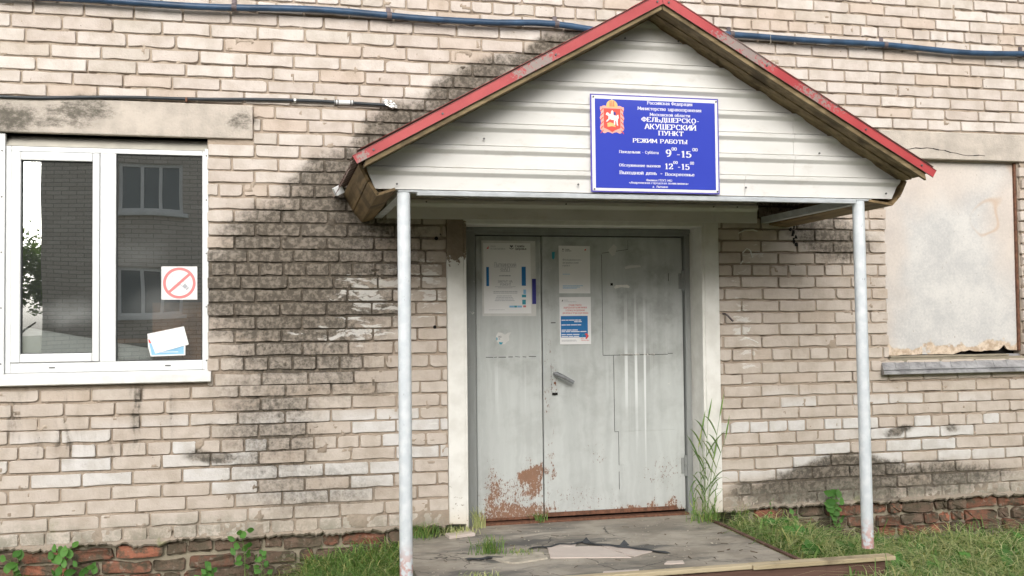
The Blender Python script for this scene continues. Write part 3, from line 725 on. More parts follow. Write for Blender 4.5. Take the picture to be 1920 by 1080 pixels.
# ---- foundation of red bricks under a ragged mortar ledge
found = MB().box(XL, XR, 0.225, 0.40, -0.35, 0.105).build('foundation', 'ledge_mortar', building)
MB().box(XL, 0.95, 0.045, 0.224, -0.35, 0.165).build('footing', 'ledge_mortar', found)
MB().box(2.9, XR, 0.045, 0.224, -0.35, 0.165).build('footing', 'ledge_mortar', found)
rr = random.Random(5)
def red_row(xa, xb, zc, h, slope=0.0):
    x = xa
    while x < xb:
        w = rr.choice([0.245, 0.245, 0.12, 0.16, 0.20, 0.10, 0.08]) * rr.uniform(0.93, 1.05)
        z = zc + slope * (x - xa) + rr.uniform(-0.006, 0.006)
        hh = h * rr.uniform(0.86, 1.05); v, f = brick_mesh(w, hh, rr, depth=0.08, rough=2.4, dome=0.006)
        yy = rr.uniform(0.005, 0.035); rot = rr.uniform(-0.05, 0.05)
        # broken faces: push the front points in unevenly
        v2 = [(a + (rr.uniform(-.005, .005) if b < 0.02 else 0), b + (rr.uniform(-.006, .010) if b < 0.01 else 0), c + (rr.uniform(-.004, .004) if b < 0.02 else 0)) for a, b, c in v]
        link('red_brick', mesh_from('red_brick', v2, f, ['red_brick']), (x + w / 2, yy, z), found, (0, rot, 0))
        x += w + rr.uniform(0.010, 0.022)
red_row(-2.9, 0.86, 0.112, 0.066); red_row(-2.9, 0.80, 0.030, 0.066); red_row(-1.6, 0.70, -0.048, 0.066)
red_row(3.02, 6.6, 0.112, 0.066, -0.002); red_row(3.06, 6.6, 0.034, 0.066, -0.002); red_row(3.3, 5.20, -0.042, 0.066)
def ledge(xa, xb, za, zb, name):
    mb = MB(); n = int((xb - xa) / 0.010); vs_ = []
    for i in range(n + 1):
        x = xa + (xb - xa) * i / n
        rag = 0.026 * mnoise.noise(Vector((x * 4.0, 3.1, 0))) + 0.016 * mnoise.noise(Vector((x * 17.0, 1.0, 5.0))) + 0.016 * mnoise.noise(Vector((x * 53.0, 4.0, 5.0)))
        y = -0.004 - 0.014 * abs(mnoise.noise(Vector((x * 3.0, 7.0, 0))))
        z1 = zb + 0.004 * mnoise.noise(Vector((x * 8, 0, 0)))
        vs_ += [(x, 0.012, z1 + 0.012), (x, y, z1 - 0.012), (x, y - 0.004, za + rag + 0.012), (x, y + 0.006, za + rag), (x, 0.05, za + rag + 0.006)]
    f = []
    for i in range(n):
        for k in range(4): f.append((i * 5 + k, (i + 1) * 5 + k, (i + 1) * 5 + k + 1, i * 5 + k + 1))
    mb.add(vs_, f); return mb.build(name, 'mortar', building)
ledge(-3.55, 1.04, 0.150, 0.180, 'mortar_ledge'); ledge(2.79, 7.3, 0.148, 0.182, 'mortar_ledge')

# ---- plaster surround of the doorway
sur = MB()
sur.prism([(1.057, 0.17), (1.159, 0.165), (1.155, 1.96), (1.055, 1.96)], -0.022, 0.03)
sur.prism([(2.686, 0.15), (2.782, 0.15), (2.784, 1.96), (2.684, 1.96)], -0.022, 0.03)
sur.prism([(1.1555, 1.932), (2.6835, 1.932), (2.6835, 1.975), (1.1555, 1.975)], -0.019, 0.19)
sur.box(2.668, 2.6855, -0.0195, 0.19, 0.12, 1.9315).box(1.1555, 1.172, -0.018, 0.19, 0.12, 1.9315)
sur.build('door_surround', 'white_plaster', building, bevel=0.004)

# ---- double steel door
fr = MB()
fr.box(1.1725, 1.262, 0.165, 0.26, 0.11, 1.931).box(2.632, 2.6675, 0.165, 0.26, 0.11, 1.931).box(1.2625, 2.6315, 0.165, 0.26, 1.886, 1.931)
fr.box(1.1725, 1.205, 0.150, 0.1648, 0.11, 1.930).box(1.2055, 2.6675, 0.152, 0.1648, 1.905, 1.930)
fr.build('door_frame', 'frame_grey', building, bevel=0.003)
MB().box(1.262, 2.632, 0.225, 0.26, 0.112, 1.886).build('door_rebate', 'hole_dark', building)  # near-black sheet, its colour giving the gaps round the leaves their shade
MB().box(1.2625, 2.6315, 0.150, 0.2245, 0.108, 0.127).build('threshold', 'rusty_metal', building, bevel=0.002)
lf = MB().box(1.270, 1.686, 0.200, 0.222, 0.134, 1.880)
lf.box(1.272, 1.292, 0.196, 0.1998, 0.14, 1.876).box(1.668, 1.684, 0.196, 0.1998, 0.14, 1.876)
left_leaf = lf.build('door_leaf', 'door_grey', building, bevel=0.002); lab(left_leaf, 'narrow left leaf of the grey door, rusted at its foot')
lf = MB().box(1.692, 2.626, 0.196, 0.222, 0.142, 1.880)
right_leaf = lf.build('door_leaf', 'door_grey', building, bevel=0.002); lab(right_leaf, 'wide right leaf of the grey door with a lever handle')
# welded sheet patches on the wide leaf, each a plate standing a little proud
def plate(name, poly, y, parent, mat='door_grey', t=0.0022, bv=0.0007): return MB().prism(poly, y - t, y - 0.0002).build(name, mat, parent, bevel=bv)
plate('patch_plate', [(2.085, 1.134), (2.520, 1.134), (2.520, 1.868), (2.26, 1.868), (2.26, 1.80), (2.085, 1.775)], 0.196, right_leaf)
plate('patch_plate', [(2.156, 0.652), (2.560, 0.652), (2.560, 1.130), (2.156, 1.130)], 0.196, right_leaf, t=0.003)
plate('patch_plate', [(2.182, 0.150), (2.565, 0.150), (2.565, 0.648), (2.182, 0.648), (2.182, 0.44), (2.215, 0.44), (2.215, 0.40), (2.182, 0.40)], 0.196, right_leaf, t=0.0026)
plate('patch_plate', [(1.70, 0.150), (1.735, 0.150), (1.735, 1.870), (1.70, 1.870)], 0.196, right_leaf)
plate('patch_plate', [(1.33, 0.94), (1.645, 0.94), (1.645, 1.128), (1.33, 1.128)], 0.200, left_leaf, t=0.0014)
plate('patch_plate', [(1.315, 0.15), (1.66, 0.15), (1.66, 0.232), (1.315, 0.232)], 0.200, left_leaf, t=0.0018)
sm = MB()
def seam(mb, pts, y, wd=0.0012):
    for (xa, za), (xb, zb) in zip(pts, pts[1:]):
        if abs(xa - xb) > abs(za - zb): mb.prism([(xa, za - wd), (xb, zb - wd), (xb, zb + wd), (xa, za + wd)], y - 0.0007, y)
        else: mb.prism([(xa - wd, za), (xb - wd, zb), (xb + wd, zb), (xa + wd, za)], y - 0.0007, y)
seam(sm, [(2.0835, 1.77), (2.0835, 1.133)], 0.1958); seam(sm, [(2.0835, 1.1318), (2.52, 1.1318)], 0.1957)
seam(sm, [(2.154, 1.130), (2.154, 0.652)], 0.1956); seam(sm, [(2.154, 0.6497), (2.182, 0.6497)], 0.1955)
seam(sm, [(2.180, 0.648), (2.180, 0.441)], 0.1958); seam(sm, [(2.18, 0.4405), (2.217, 0.4405)], 0.1957); seam(sm, [(2.2165, 0.439), (2.2165, 0.40)], 0.1956); seam(sm, [(2.217, 0.3985), (2.18, 0.3985)], 0.1955)
seam(sm, [(2.180, 0.397), (2.180, 0.29)], 0.1954); seam(sm, [(2.18, 0.289), (2.232, 0.289)], 0.1953); seam(sm, [(2.231, 0.288), (2.231, 0.22)], 0.1952)
seam(sm, [(2.084, 1.777), (2.26, 1.802)], 0.1953, 0.0012); seam(sm, [(2.26, 1.802), (2.26, 1.862)], 0.1952)
sm.build('weld_seam', 'hole_dark', right_leaf)
sm = MB()
xx = 1.33
while xx < 1.62:
    l = R.uniform(0.015, 0.07); seam(sm, [(xx, 1.1322 + R.uniform(-.002, .002)), (xx + l, 1.1322 + R.uniform(-.002, .002))], 0.1999, R.uniform(.0008, .0022)); xx += l + R.uniform(0.004, 0.02)
sm.build('weld_seam', 'hole_dark', left_leaf)
MB().box(1.7, 2.56, 0.188, 0.1935, 0.1425, 0.168).build('kick_strip', 'rusty_metal', right_leaf, bevel=0.001)
MB().box(1.275, 1.68, 0.1925, 0.1955, 0.1345, 0.150).build('kick_strip', 'rusty_metal', left_leaf, bevel=0.001)
# lever handle on its long plate
hp = MB().prism([(1.744, 0.915), (1.752, 0.905), (1.776, 0.905), (1.784, 0.915), (1.784, 1.088), (1.744, 1.088)], 0.186, 0.1938).build('handle_plate', 'door_grey', right_leaf, bevel=0.002)
MB().box(1.748, 1.781, 0.184, 0.1937, 0.892, 0.9045).build('lock_slot', 'hole_dark', right_leaf)
MB().tube([(1.762, 0.19, 1.024), (1.762, 0.150, 1.024)], 0.011, 12).tube([(1.758, 0.146, 1.027), (1.80, 0.138, 1.008), (1.872, 0.140, 0.970)], [0.014, 0.013, 0.0105], 12).build('handle', 'handle_grey', right_leaf, smooth=True)
MB().tube([(1.764, 0.1858, 0.966), (1.764, 0.181, 0.966)], 0.008, 12).build('keyhole_rose', 'rusty_metal', right_leaf, smooth=True)
MB().box(2.139, 2.155, 0.1925, 0.1937, 1.572, 1.588).build('peep_hole', 'hole_dark', right_leaf)
for z in (1.60, 0.42):
    MB().tube([(2.629, 0.186, z - 0.065), (2.629, 0.186, z - 0.002)], 0.011, 12).tube([(2.629, 0.186, z + 0.002), (2.629, 0.186, z + 0.065)], 0.011, 12).box(2.60, 2.628, 0.190, 0.1957, z - 0.05, z + 0.05).build('hinge', 'frame_grey', right_leaf, smooth=True)
for (x, z, l) in ((2.53, 1.60, .05), (2.47, 1.136, 0.0)): MB().box(x, x + .003 + (0.08 if not l else 0), 0.1945, 0.1958, z, z + max(l, .003)).build('scratch', 'hole_dark', right_leaf)
MB().box(1.745, 1.775, 0.1932, 0.1940, 1.338, 1.343).build('key_slot', 'hole_dark', right_leaf)

# ---- left window (white frame, one opening sash and one fixed light)
win = MB()
win.box(-1.352, -1.324, 0.028, 0.10, 1.099, 2.330).box(-0.331, -0.318, 0.028, 0.10, 1.099, 2.330).box(-1.3235, -0.3315, 0.028, 0.10, 2.303, 2.330).box(-1.3235, -0.3315, 0.028, 0.10, 1.099, 1.152).box(-0.872, -0.789, 0.026, 0.10, 1.1525, 2.3025)
window = win.build('window', 'pvc_white', building, bevel=0.003); lab(window, 'white double window with a sign and papers behind its glass')
sa = MB().box(-1.3225, -1.275, 0.018, 0.075, 1.1555, 2.300).box(-0.910, -0.8735, 0.018, 0.075, 1.1555, 2.300).box(-1.2745, -0.9105, 0.018, 0.075, 2.254, 2.300).box(-1.2745, -0.9105, 0.018, 0.075, 1.1555, 1.201)
sa.build('sash', 'pvc_white', window, bevel=0.004)
gk = MB()
for (a, b, c, d) in ((-1.2745, -0.9105, 1.201, 2.254), (-0.7885, -0.3315, 1.1525, 2.3025)):
    gk.box(a, a + .004, 0.040, 0.06, c, d).box(b - .004, b, 0.040, 0.06, c, d).box(a + .004, b - .004, 0.040, 0.06, c, c + .004).box(a + .004, b - .004, 0.040, 0.06, d - .004, d)
gk.build('gasket', 'gasket_black', window)
MB().box(-1.2704, -0.9146, 0.050, 0.054, 1.2052, 2.2498).build('pane', 'window_glass', window)
MB().box(-0.7844, -0.3356, 0.050, 0.054, 1.1567, 2.2983).build('pane', 'window_glass', window)
tr = MB().box(-1.384, -1.3525, 0.012, 0.05, 1.08, 2.395).box(-0.3175, -0.2975, 0.008, 0.05, 1.076, 2.340)
tr.build('trim', 'pvc_white', window, bevel=0.002)
MB().add([(-1.352, 0.026, 2.331), (-0.304, 0.026, 2.331), (-0.304, 0.10, 2.398), (-1.352, 0.10, 2.398), (-1.352, 0.11, 2.331), (-0.304, 0.11, 2.331)],
         [(0, 1, 2, 3), (0, 4, 5, 1), (0, 3, 4), (1, 5, 2), (3, 2, 5, 4)]).build('head_flashing', 'flashing_cream', window)
MB().add([(-1.41, 0.03, 1.098), (-0.282, 0.03, 1.098), (-0.282, -0.045, 1.078), (-1.41, -0.045, 1.078), (-1.41, -0.047, 1.036), (-0.282, -0.047, 1.036), (-1.41, -0.030, 1.030), (-0.282, -0.030, 1.030), (-1.41, 0.03, 1.06), (-0.282, 0.03, 1.06)],
         [(0, 1, 2, 3), (3, 2, 5, 4), (4, 5, 7, 6), (6, 7, 9, 8), (0, 3, 4, 6, 8), (1, 9, 7, 5, 2), (0, 8, 9, 1)]).build('sill', 'sill_white', window, bevel=0.0015)
for x in (-1.13, -0.53): MB().box(x, x + 0.030, 0.024, 0.0279, 1.122, 1.128).build('drain_cap', 'screw_grey', window)
sc = MB()
for z in (1.15, 1.45, 1.75, 2.05, 2.30):
    for x in (-1.368, -0.308): sc.tube([(x, 0.012, z), (x, 0.004 if x > -1 else 0.008, z)], 0.004, 8)
stuff(sc.build('screw', 'screw_grey', window))

# room behind the left window
rm = MB()
rm.box(-2.3, 0.9, 2.6, 2.7, 0.4, 3.0).box(-2.3, -2.2, 0.41, 2.6, 0.4, 3.0).box(0.8, 0.9, 0.41, 2.6, 0.4, 3.0).box(-2.3, 0.9, 0.41, 2.6, 3.0, 3.1).box(-2.3, 0.9, 0.41, 2.6, 0.3, 0.4)
rm.build('room', 'room_wall', building)
MB().box(-1.38, -0.31, 0.102, 0.42, 1.085, 1.1505).build('inner_sill', 'sill_white', building, bevel=0.004)

# ---- right window opening, boarded over
pts = [(3.990, 2.402), (3.990, 1.105)]
n = 46
for i in range(n + 1):
    f = i / n; x = 3.992 + f * 1.018
    z = 1.104 + 0.006 * mnoise.noise(Vector((x * 9, 0, 0)))
    if f > 0.50: z += 0.018 * min(1, (f - .50) * 12) + 0.010 * mnoise.noise(Vector((x * 26, 2, 0)))
    if 0.86 < f < 0.92: z += 0.045 * (1 - abs(f - 0.89) / 0.03)
    pts.append((x, z))
pts += [(5.012, 1.30), (5.004, 1.6), (5.006, 2.402)]
bd = MB().prism(pts, 0.050, 0.066).build('window_board', 'fibreboard', building); lab(bd, 'pale stained board with a torn foot filling the right window opening')
MB().box(5.000, 5.0145, 0.030, 0.0495, 1.12, 2.402).build('batten', 'rusty_metal', building, bevel=0.002)
MB().box(3.985, 5.015, 0.10, 0.36, 1.085, 2.405).build('opening_back', 'hole_dark', building)  # near-black block, its colour giving the space behind the board its shade
zs_ = MB()
n = 26
for i in range(n + 1):
    x = 3.905 + (5.5 - 3.905) * i / n
    wv = 0.0018 * math.sin(i * 2.1) + 0.0012 * math.sin(i * 5.3)
    zs_.v += [(x + 0.05, 0.052, 1.099 + wv), (x, -0.052, 1.020 + wv), (x, -0.060, 1.014), (x, -0.050, 1.007), (x, -0.063, 1.001), (x, -0.064, 0.984), (x, -0.040, 0.980), (x + .03, 0.03, 1.01)]
for i in range(n):
    for k in range(7): zs_.f.append((i * 8 + k, (i + 1) * 8 + k, (i + 1) * 8 + k + 1, i * 8 + k + 1)); zs_.mi.append(0)
zs_.f.append([0, 1, 2, 3, 4, 5, 6, 7]); zs_.mi.append(0)
sl = zs_.build('window_sill', 'old_zinc', building); lab(sl, 'creased grey zinc sill under the boarded window')
cz = MB()
for i in range(13):
    x = 4.0 + i * 0.105 + R.uniform(-.02, .02)
    cz.tube([(x + 0.045, 0.045, 1.0965), (x, -0.05, 1.023)], 0.0025, 6)
stuff(cz.build('sill_crease', 'old_zinc', building))
# rubble line under the sill
MB().box(3.99, 5.5, 0.0, 0.05, 1.060, 1.084).box(4.0, 4.9, 0.002, 0.05, 1.086, 1.10).build('sill_bed', 'ledge_mortar', building, bevel=0.004)

# holes (near-black discs as their shade), hook, anchors in the wall
for x, z, r in ((0.995, 1.845, .011), (0.982, 1.323, .010), (1.02, 1.87, .005)): MB().tube([(x, -0.0045, z), (x, 0.002, z)], r, 10).build('bolt_hole', 'hole_dark', building)
MB().tube([(2.815, 0.02, 1.385), (2.815, -0.03, 1.385), (2.825, -0.045, 1.375), (2.850, -0.055, 1.345), (2.858, -0.055, 1.34)], 0.006, 8).build('hook', 'bracket_metal', building, smooth=True)
# chipped mortar hole at the right under the eaves, its shade laid on as near-black patches
cv = MB()
for i in range(9):
    z = 1.955 - i * 0.016; x = 3.30 + 0.03 * mnoise.noise(Vector((i * .7, 0, 0))) + i * 0.003
    cv.prism([(x - R.uniform(.004, .012), z - .011), (x + R.uniform(.004, .012), z - .011), (x + R.uniform(.003, .010), z + .011), (x - R.uniform(.003, .010), z + .011)], -0.0048, 0.003)
cv.build('wall_crack', 'hole_dark', building)
# brushed white paint on the bricks right of the door
pw = MB()
for path in ([(2.93, 1.895), (2.97, 1.915), (3.03, 1.918), (3.06, 1.91)], [(2.955, 1.77), (2.985, 1.80), (3.01, 1.785), (3.02, 1.74)], [(2.94, 1.70), (2.955, 1.72)], [(2.98, 1.27), (3.0, 1.30)], [(2.96, 1.235), (3.02, 1.215), (3.05, 1.20)]):
    pw.tube([(x, -0.0035, z) for x, z in path], 0.0042, 6)
stuff(pw.build('paint_stroke', 'white_paint_streak', building))
# ---------------------------------------------------------------- the canopy
canopy = thing('door_canopy', (1.91, -1.1, 0.1), 'gabled canopy of white siding with red roof edge over the grey door', 'canopy')
RX, MS = 1.912, 0.553                      # ridge and slope
YF, YS = -1.32, -1.12                      # front of the red edge, face of the siding
ZRB = 2.897                                # red edge bottom at the ridge
def zr(x, z0): return z0 - MS * abs(x - RX)
cs, sn = 1 / math.hypot(1, MS), MS / math.hypot(1, MS)
for s, xe in ((-1, 0.418), (1, 3.398)):
    # folded red edge trim: front face, top return and lower lip
    vt = 0.056
    mb = MB()
    a = (RX + s * 0.0012, ZRB); b = (xe, zr(xe, ZRB)); c = (xe - (-s) * 0.022 * 1.0, zr(xe, ZRB) + 0.036); d = (RX + s * 0.0012, ZRB + vt)
    mb.prism([a, b, c, d], YF, YF + 0.0022)
    mb.prism([(RX + s * .0012, ZRB + vt - 0.003), (c[0], c[1] - 0.003), (c[0], c[1]), (RX + s * .0012, ZRB + vt)], YF + 0.0024, YF + 0.14)
    mb.prism([(a[0], a[1]), (b[0], b[1]), (b[0], b[1] + .002), (a[0], a[1] + .002)], YF - 0.004, YF - 0.0002)
    mb.prism([(d[0], d[1] - .001), (c[0], c[1] - .001), (c[0], c[1] + .002), (d[0], d[1] + .002)], YF - 0.003, YF - 0.0002)
    mb.build('roof_edge', 'red_painted_metal', canopy, bevel=0.0007)
    # boards nailed along the slope behind the edge: a front batten and two soffit boards
    e = 3.355 if s > 0 else 0.462
    MB().prism([(RX + s * .002, ZRB + .015), (e, zr(e, ZRB + .015)), (e + s * .012, zr(e, ZRB - .036) + .0), (RX + s * .002, ZRB - 0.024)], YF + 0.010, YF + 0.030).build('rake_board', 'brown_wood_rake', canopy, bevel=0.002)
    for k, (ya, yb) in enumerate(((YF + 0.031, YF + 0.112), (YF + 0.116, YS + 0.02))):
        zz0 = ZRB - 0.014 - 0.004 * k
        MB().prism([(RX + s * .002, zz0 + .018), (e, zr(e, zz0 + .018)), (e, zr(e, zz0)), (RX + s * .002, zz0)], ya, yb).build('soffit_board', 'brown_wood_rake', canopy, bevel=0.003)
    # ceiling boards running back to the wall
    nb = 12; L = abs(e - RX)
    for k in range(nb):
        xa, xb = RX + s * (L * k / nb + .002), RX + s * (L * (k + 1) / nb - .002)
        zo = ZRB - 0.010 + R.uniform(-.002, .002)
        MB().prism([(xa, zr(xa, zo + .018)), (xb, zr(xb, zo + .018)), (xb, zr(xb, zo)), (xa, zr(xa, zo))], YS + 0.022, -0.004).build('ceiling_board', 'ceiling_wood', canopy, bevel=0.002)
# wave-profiled red roof sheets
for s in (-1, 1):
    mb = MB(); ny = 96; e = RX + s * 1.495
    ys = [YF + 0.004 + (-0.008 - YF) * i / ny for i in range(ny + 1)]
    for y in ys:
        w = 0.010 * math.cos((y - YF) * 2 * PI / 0.115) + 0.012
        mb.v += [(RX + s * .002, y, ZRB + .042 + w), (e, y, zr(e, ZRB + .042) + w)]
    for i in range(ny): mb.f.append((2 * i, 2 * i + 1, 2 * i + 3, 2 * i + 2)); mb.mi.append(0)
    o = mb.build('roof_sheet', 'red_painted_metal', canopy, smooth=True)
    so = o.modifiers.new('thickness', 'SOLIDIFY'); so.thickness = 0.0012
# ridge cap
MB().add([(RX - .13, YF + .10, ZRB + .075 - .13 * MS + .004), (RX, YF + .10, ZRB + .080), (RX + .13, YF + .10, ZRB + .075 - .13 * MS + .004), (RX - .13, -.01, ZRB + .075 - .13 * MS + .004), (RX, -.01, ZRB + .080), (RX + .13, -.01, ZRB + .075 - .13 * MS + .004)],
         [(0, 1, 4, 3), (1, 2, 5, 4)]).build('ridge_cap', 'red_painted_metal', canopy).modifiers.new('thickness', 'SOLIDIFY').thickness = 0.0015
# siding: each board with its cove, tongue and shadow gap
def gx(z):
    """left and right edge of the gable at height z"""
    h = (2.875 - z) / 0.548
    xl, xr = RX - h, RX + h
    if z < 2.083: xl = 0.481 + (2.083 - z) * 0.42; xr = 3.344 - (2.083 - z) * 0.50
    return max(xl, 0.40), min(xr, 3.42)
SP = 0.1118; Z0 = 1.987
def siding_board(name, za, parent, gxf, yb, zmax=9.0, xs=None, pitch=SP):
    prof = [(0.0, 0.0235), (0.0012, 0.0170), (0.064, 0.0170), (0.068, 0.0155), (0.084, 0.0010), (0.087, 0.0), (0.1030, 0.0), (0.1040, 0.0020), (0.1048, 0.0235), (0.1118, 0.0240)]
    prof = [(a * pitch / 0.1118, b) for a, b in prof]
    rows = []
    for dz, dy in prof:
        z = za + dz
        if z > zmax: break
        rows.append((z, yb + dy))
    mb = MB(); v = []
    for z, y in rows:
        xl, xr = gxf(z)
        if xs: xl, xr = max(xl, xs[0]), min(xr, xs[1])
        if xr < xl: xr = xl = (xl + xr) / 2
        v += [(xl, y, z), (xr, y, z)]
    n = len(rows)
    bx = [(a[0], yb + 0.027, a[2]) for a in v]
    f = [(2 * i, 2 * i + 1, 2 * i + 3, 2 * i + 2) for i in range(n - 1)]
    f += [(2 * n + 2 * i, 2 * n + 2 * i + 2, 2 * n + 2 * i + 3, 2 * n + 2 * i + 1) for i in range(n - 1)]
    f += [(2 * i, 2 * i + 2, 2 * n + 2 * i + 2, 2 * n + 2 * i) for i in range(n - 1)] + [(2 * i + 1, 2 * n + 2 * i + 1, 2 * n + 2 * i + 3, 2 * i + 3) for i in range(n - 1)]
    f += [(0, 2 * n, 2 * n + 1, 1)]
    mb.add(v + bx, f)
    o = mb.build(name, 'white_siding', parent); return o
gable = MB().prism([(gx(Z0 + .02)[0] + .03, Z0 + .02), (gx(Z0 + .02)[1] - .03, Z0 + .02), (3.28, 2.06), (RX, 2.84), (0.545, 2.06)], YS + 0.0285, YS + 0.042).build('gable', 'far_white', canopy)
k = 0
while Z0 + k * SP < 2.86:
    za = Z0 + k * SP
    cut = {0: 2.435, 1: 2.72, 2: 2.72, 3: 2.72}.get(k)
    if cut:
        siding_board('siding_board', za, gable, gx, YS, 2.874, (0, cut - .0008)); siding_board('siding_board', za, gable, gx, YS, 2.874, (cut + .0008, 5))
    else: siding_board('siding_board', za, gable, gx, YS, 2.874)
    k += 1
sc = MB()
for x, z in ((0.623, 2.010), (1.527, 2.026), (2.434, 2.029), (3.251, 2.014), (1.785, 2.775), (2.074, 2.775), (2.86, 2.22), (1.05, 2.24)):
    sc.tube([(x, YS - 0.0005, z), (x, YS - 0.005, z)], 0.0052, 10)
for s in (-1, 1):
    for x in (0.03, 0.55, 1.1, 1.42):
        X = RX + s * x; sc.tube([(X, YF - 0.0003, zr(X, ZRB + .026)), (X, YF - 0.006, zr(X, ZRB + .026))], 0.0052, 10)
stuff(sc.build('screw', 'screw_grey', canopy))
# steel frame: posts, front rail, side angles
for x, z0, s in ((0.660, -0.15, 1), (3.118, 0.13, 2)):
    o = MB().tube([(x, -1.085, z0), (x + (0.000 if s == 1 else -.012), -1.085, 1.972)], 0.0315, 24).build('post', 'pole_paint', canopy, smooth=True)
    lab(o, ['white tubular post left of the door', 'white tubular post right of the door'][s - 1])
MB().box(0.72, 3.07, -1.128, -1.098, 1.957, 1.9725).box(0.63, 3.17, -1.112, -1.05, 1.9735, 1.983).build('front_rail', 'angle_iron', canopy, bevel=0.002)
for x in (0.655, 3.11):
    MB().box(x - 0.022, x + 0.022, -1.04, 0.0, 1.960, 1.966).box(x - 0.022 if x > 1 else x + .016, x - 0.016 if x > 1 else x + 0.022, -1.04, 0.0, 1.967, 2.0).build('side_angle', 'angle_iron', canopy, bevel=0.001)
# boards boxing the eaves (front outline, back outline)
def eave_board(front, back, yf, ybk, t, mat='brown_wood_soffit'):
    (ax, az), (bx, bz) = front; (cx, cz_), (dx, dz) = back
    n1 = Vector((bz - az, 0, -(bx - ax))).normalized() * t
    v = [(ax, yf, az), (bx, yf, bz), (bx + n1.x, yf, bz + n1.z), (ax + n1.x, yf, az + n1.z), (cx, ybk, cz_), (dx, ybk, dz), (dx + n1.x, ybk, dz + n1.z), (cx + n1.x, ybk, cz_ + n1.z)]
    return MB().add(v, [(0, 1, 2, 3), (4, 7, 6, 5), (0, 4, 5, 1), (1, 5, 6, 2), (2, 6, 7, 3), (3, 7, 4, 0)]).build('eave_board', mat, canopy, bevel=0.002)
yf_ = YS + 0.003
eave_board(((0.440, 2.098), (0.481, 2.018)), ((0.452, 2.098), (0.508, 1.996)), yf_, -0.006, -0.016)
eave_board(((0.4835, 2.014), (0.527, 1.949)), ((0.5105, 1.992), (0.558, 1.933)), yf_, -0.006, -0.016)
eave_board(((0.5285, 1.950), (0.618, 1.980)), ((0.5595, 1.934), (0.625, 1.950)), yf_, -0.006, -0.014)
eave_board(((3.384, 2.082), (3.348, 2.008)), ((3.372, 2.085), (3.330, 1.990)), yf_, -0.006, 0.016)
eave_board(((3.346, 2.004), (3.292, 1.949)), ((3.328, 1.986), (3.262, 1.934)), yf_, -0.006, 0.016)
eave_board(((3.2905, 1.949), (3.150, 1.968)), ((3.2605, 1.934), (3.140, 1.948)), yf_, -0.006, 0.014)
# white scrap of flashing and ragged red tile edges at the left eave
rg = MB()
for i in range(7):
    y = -1.05 + i * 0.16; x = 0.393
    rg.add([(x + .02, y, 2.095), (x - .004, y + .03, 2.062), (x + .012, y + .075, 2.092), (x + .02, y + .09, 2.10)], [(0, 1, 2, 3)])
rg.build('sheet_edge', 'red_painted_metal', canopy).modifiers.new('thickness', 'SOLIDIFY').thickness = 0.0012
MB().box(0.402, 0.452, -0.12, -0.085, 2.085, 2.130).build('flashing_scrap', 'pvc_white', canopy)
for o in canopy.children:
    if o.name.startswith('flashing_scrap'): o.rotation_euler = (0.2, -0.5, 0.2)
# siding on the wall side of the canopy, over the door
def gb(z):
    h = (2.855 - z) / 0.553
    xl, xr = RX - h, RX + h
    return max(xl, 0.70), min(xr, 3.043)
back = MB().box(0.72, 3.02, -0.0185, -0.0105, 1.965, 2.18).build('back_panel', 'far_white', canopy)
for k in range(3):
    siding_board('siding_board', 1.957 + k * 0.118, back, gb, -0.052, 2.28, (0, 2.7602), 0.118); siding_board('siding_board', 1.957 + k * 0.118, back, gb, -0.0535, 2.28, (2.7612, 5), 0.118)
sc = MB()
for x in (0.93, 1.78, 2.74, 2.90): sc.tube([(x, -0.048, 2.055), (x, -0.056, 2.055)], 0.005, 8)
stuff(sc.build('screw', 'screw_grey', canopy))

